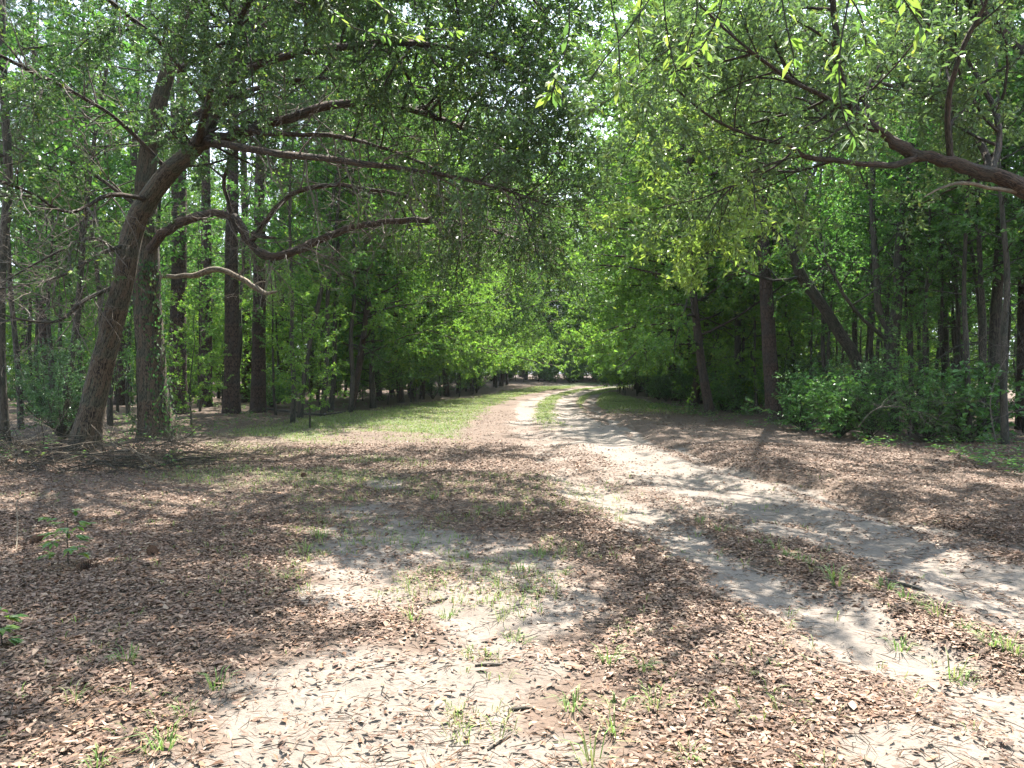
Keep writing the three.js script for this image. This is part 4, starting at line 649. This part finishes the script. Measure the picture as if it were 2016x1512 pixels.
// ---------------------------------------------------------------- small things
{
  const R = rng(606);
  // the pale broken branch hanging in front of the pines
  const l = [[318, 545, 18.8, 0.055], [380, 542, 19, 0.08], [430, 530, 19.1, 0.085], [470, 545, 19.2, 0.085], [505, 568, 19.3, 0.075], [528, 578, 19.3, 0.06], [546, 574, 19.4, 0.03]], base = P(430, 530, 19.1), t = thing('broken_branch', 'pale sunlit broken branch hooked across the dark pine trunks', 'branch', base);
  limbOf(t, 'bough', l, M.dead, 10, base, 0.25); limbOf(t, 'stub', [[500, 562, 19.3, 0.03], [515, 555, 19.3, 0.02], [528, 556, 19.3, 0.008]], M.dead, 6, base); limbOf(t, 'stub', [[470, 545, 19.2, 0.03], [478, 533, 19.2, 0.02], [483, 525, 19.1, 0.008]], M.dead, 6, base);
  for (const [label, l] of [['bare grey branch arching low in front of the right-hand shrubs', [[1690, 842, 16.6, 0.011], [1720, 808, 16.4, 0.010], [1760, 800, 16.3, 0.008], [1810, 812, 16.2, 0.006], [1860, 842, 16.1, 0.006]]], ['bare grey branch standing up among shrubs near the right edge', [[1965, 880, 15.8, 0.015], [1950, 800, 15.8, 0.012], [1962, 740, 15.8, 0.01], [1990, 690, 15.7, 0.006]]]]) {
    const o = P(...l[0]), d = thing('dead_branch', label, 'branch', o), [, pts] = limbOf(d, 'bough', l, M.twig, 6, o), Q = new Acc(true), Q2 = new Acc(true); kids(R, Q, Q2, new Acc(), { ...SP.bare, floor: -0.2 }, pts, 0, lenOf(pts), 0.2, 1.4); part('twigs', Q.geometry(), M.twig, d, 'stuff'); part('twigs', Q2.geometry(), M.twig, d, 'stuff');
  }
  // brush pile: every stick a piece of its own
  const c = P(90, 905, 13.6), b = thing('brush_pile', 'low pile of grey dead brushwood at the foot of the leaning oak', 'brush pile', [c[0], height(c[0], c[2]), c[2]]);
  for (let k = 0; k < 290; k++) {
    const x = (R() - 0.5) * 5.6, z = (R() - 0.5) * 3.0, y = 0.02 + 0.75 * R() * R() * Math.exp(-x * x * 0.07 - z * z * 0.5), a = R() * 6.283, len = 0.7 + 1.5 * R(), pts = [], r = 0.006 + 0.014 * R() * R(); let q = [x, y, z], d = norm([Math.cos(a), (R() - 0.35) * 0.5, Math.sin(a)]);
    for (let i = 0; i < 6; i++) { pts.push([q[0], Math.max(0.01, q[1]), q[2], r * (1 - 0.13 * i)]); d = norm([d[0] + (R() - 0.5) * 0.4, d[1] + (R() - 0.5) * 0.4 - 0.06, d[2] + (R() - 0.5) * 0.4]); q = [q[0] + d[0] * len / 5, q[1] + d[1] * len / 5, q[2] + d[2] * len / 5]; }
    const Q = new Acc(true), N = new Acc(); tube(Q, pts, 5); kids(R, Q, Q, N, { ...SP.bare, floor: 0.01 }, pts, 1, len, 0.2, 0.5); part('stick', Q.geometry(), R() < 0.55 ? M.slim : M.dead, b);
  }
  // sticks
  const stick = (label, list, mat, name = 'stick') => { const pts = list.map(([px, py, r, up = 0]) => { const [x, z] = G(px, py); return [x, height(x, z) + r + up, z, r]; }), o = [pts[0][0], pts[0][1], pts[0][2]], Q = new Acc(true); tube(Q, refine(moved(pts, o), 4), 7, 0.25); const m = part(numbered(name), Q.geometry(), mat); m.position.set(...o); tag(m, label, 'stick'); };
  stick('long dark stick lying on the right-hand sandy track', [[1728, 1152, 0.012], [1760, 1158, 0.014], [1795, 1166, 0.012], [1824, 1172, 0.007]], M.slim);
  stick('short thick piece of bark in the sandy foreground', [[935, 1304, 0.007], [955, 1302, 0.010], [990, 1300, 0.005]], M.twig);
  stick('thin stick with a crook beside the shaded sand patch', [[820, 1196, 0.008], [850, 1190, 0.01], [880, 1180, 0.006]], M.slim);
  stick('thin curved stick at the bottom of the sandy foreground', [[960, 1460, 0.005], [985, 1445, 0.006], [1005, 1435, 0.004]], M.slim);
  stick('small stick among the leaves right of the grass tufts', [[1000, 1385, 0.007], [1030, 1382, 0.009], [1050, 1380, 0.005]], M.slim);
  stick('long thin stick among the brown leaves on the left', [[180, 1218, 0.01], [210, 1210, 0.012], [240, 1200, 0.008]], M.slim);
  stick('bleached thin branch standing out of the leaves at the left edge', [[28, 1085, 0.006], [32, 1060, 0.006, 0.15], [32, 1045, 0.005, 0.33], [70, 1035, 0.004, 0.36]], M.dead);
  stick('fallen thin trunk lying along the edge of the left wood', [[520, 812, 0.04], [570, 818, 0.045, 0.1], [630, 822, 0.035, 0.05], [680, 818, 0.02, 0.1]], M.slim, 'fallen_trunk');
  stick('crooked leaf-brown stick on the litter between the tracks and the sand', [[1510, 1310, 0.006], [1530, 1290, 0.008], [1545, 1285, 0.005]], M.slim);
  // pine cones
  const cone = (label, px, py, s) => {
    const [x, z] = G(px, py), o = thing('pine_cone', label, 'pine cone', [x, height(x, z) + 0.035 * s, z]), C = new Acc(), core = new THREE.SphereGeometry(0.026, 10, 8); core.scale(1.5, 1, 1);
    for (let k = 0; k < 70; k++) { const u = (k + 0.5) / 70, a = k * 2.39996, r = 0.036 * Math.sin(Math.PI * (0.12 + 0.8 * u)), q = [(u - 0.5) * 0.10, Math.cos(a) * r * 0.6, Math.sin(a) * r * 0.6], d = norm([0.35, Math.cos(a), Math.sin(a)]), b = 0.7 + 0.6 * R(); leaf8(C, q, d, [1, 0, 0.01], 0.022, 0.022, [0.12 * b, 0.07 * b, 0.045 * b], 0.3, 0.2, 0.6); }
    part('core', core, M.pine, o); part('scales', C.geometry(), litterMat, o, 'stuff'); o.rotation.set(0.2, R() * 6, 0.1); o.scale.setScalar(s); return o;
  };
  cone('dark pine cone lying alone on the leaves left of the shaded sand', 297, 1100, 1.15); cone('dark pine cone beside the green seedling', 163, 1136, 1.1); cone('dark pine cone near the left edge beyond the green seedling', 68, 1070, 1.15); cone('dark pine cone further up the leaf litter', 597, 940, 1);
  // the green seedling and small leafy plants
  const seedling = (label, px, py, h, n, colors, name = 'seedling') => {
    const [x, z] = G(px, py), o = thing(name, label, 'seedling', [x, height(x, z), z]), Q = new Acc(true), A = new Acc(), pts = []; let q = [0, 0, 0];
    for (let k = 0; k < 7; k++) { pts.push([q[0], q[1], q[2], 0.005 - 0.0005 * k]); q = [q[0] + (R() - 0.45) * h * 0.05, q[1] + h / 6, q[2] + (R() - 0.5) * h * 0.05]; }
    tube(Q, pts, 6);
    for (let k = 0; k < n; k++) { const [p] = along(pts, 0.2 + 0.79 * k / n), a = k * 2.4, d = norm([Math.cos(a), 0.35 - 0.3 * R(), Math.sin(a)]), l = h * (0.28 + 0.18 * R()), st = [[...p, 0.002], [p[0] + d[0] * l * 0.6, p[1] + d[1] * l * 0.6, p[2] + d[2] * l * 0.6, 0.0015], [p[0] + d[0] * l, p[1] + d[1] * l - 0.01, p[2] + d[2] * l, 0.001]]; tube(Q, st, 3); for (let m = 0; m < 9; m++) { const [b] = along(st, 0.3 + 0.69 * R()), f = norm([d[0] + (R() - 0.5) * 1.6, (R() - 0.5) * 0.5, d[2] + (R() - 0.5) * 1.6]), cc = colors[Math.floor(R() * colors.length)]; leaf8(A, b, f, norm([R() - 0.5, 1.6, R() - 0.5]), 0.06 + 0.03 * R(), 0.03 + 0.012 * R(), cc.map((v) => v * (0.85 + 0.3 * R())), 0.2, 0.25, 0.5); } }
    part('stem', Q.geometry(), M.slim, o); part('foliage', A.geometry(), L.soft, o);
  };
  seedling('bright green leafy seedling standing in the brown leaves on the left', 132, 1125, 0.42, 16, GREEN.bright);
  seedling('small green seedling at the left edge of the leaf litter', 0, 1280, 0.22, 8, GREEN.bright);
  seedling('small dark green seedling at the foot of the vine-wrapped oak', 335, 925, 0.35, 9, GREEN.mid);
  // low plants along the foot of the right-hand wood, and twigs strewn about: masses
  const A = new Acc(), Q = new Acc(true);
  for (let k = 0; k < 900; k++) {
    const right = R() < 0.72, d = right ? 11 + 22 * R() : 13 + 20 * R(), x = right ? edgeR(d) - 2.2 + 3.4 * R() : edgeL(d) + 1.4 - 5 * R(), z = -d, y = height(x, z), h = 0.08 + 0.22 * R();
    if (Math.abs(x) > d * 0.72 || fbm(x * 0.8 + 13, z * 0.8, 2) < 0.42) continue;
    for (let m = 0; m < 14; m++) { const a = R() * 6.283, cc = (R() < 0.5 ? GREEN.mid : GREEN.dark)[m % 4], r = 0.14 * R(); leaf4(A, [x + Math.cos(a) * r, y + h * (0.3 + 0.7 * R()), z + Math.sin(a) * r], norm([Math.cos(a), 0.1, Math.sin(a)]), norm([R() - 0.5, 1.5, R() - 0.5]), 0.06 + 0.04 * R(), 0.035, cc.map((v) => v * (0.8 + 0.5 * R()))); }
  }
  for (let k = 0; k < 1900; k++) { const d = 2.9 + 11 * Math.pow(R(), 1.4), x = (R() - 0.5) * 1.36 * d, z = -d, a = R() * 6.283, len = 0.05 + 0.22 * R() * R(), r = 0.0012 + 0.003 * R() * R(), y = height(x, z) + 0.012; tube(Q, [[x, y, z, r], [x + Math.cos(a) * len * 0.5, y + 0.012 * R(), z + Math.sin(a) * len * 0.5, r], [x + Math.cos(a + 0.3) * len, y, z + Math.sin(a + 0.3) * len, r * 0.6]], 4); }
  tag(part('ground_cover', A.geometry(), L.soft), 'low leafy plants along the foot of the woods', 'plants', null, 'stuff');
  tag(part('twig_litter', Q.geometry(), M.slim), 'small dry twigs strewn over sand and leaves', 'twigs', null, 'stuff');
}

scene.fog = new THREE.FogExp2(new THREE.Color(0.86, 0.94, 1.0), 0.00022);
renderer.render(scene, camera);
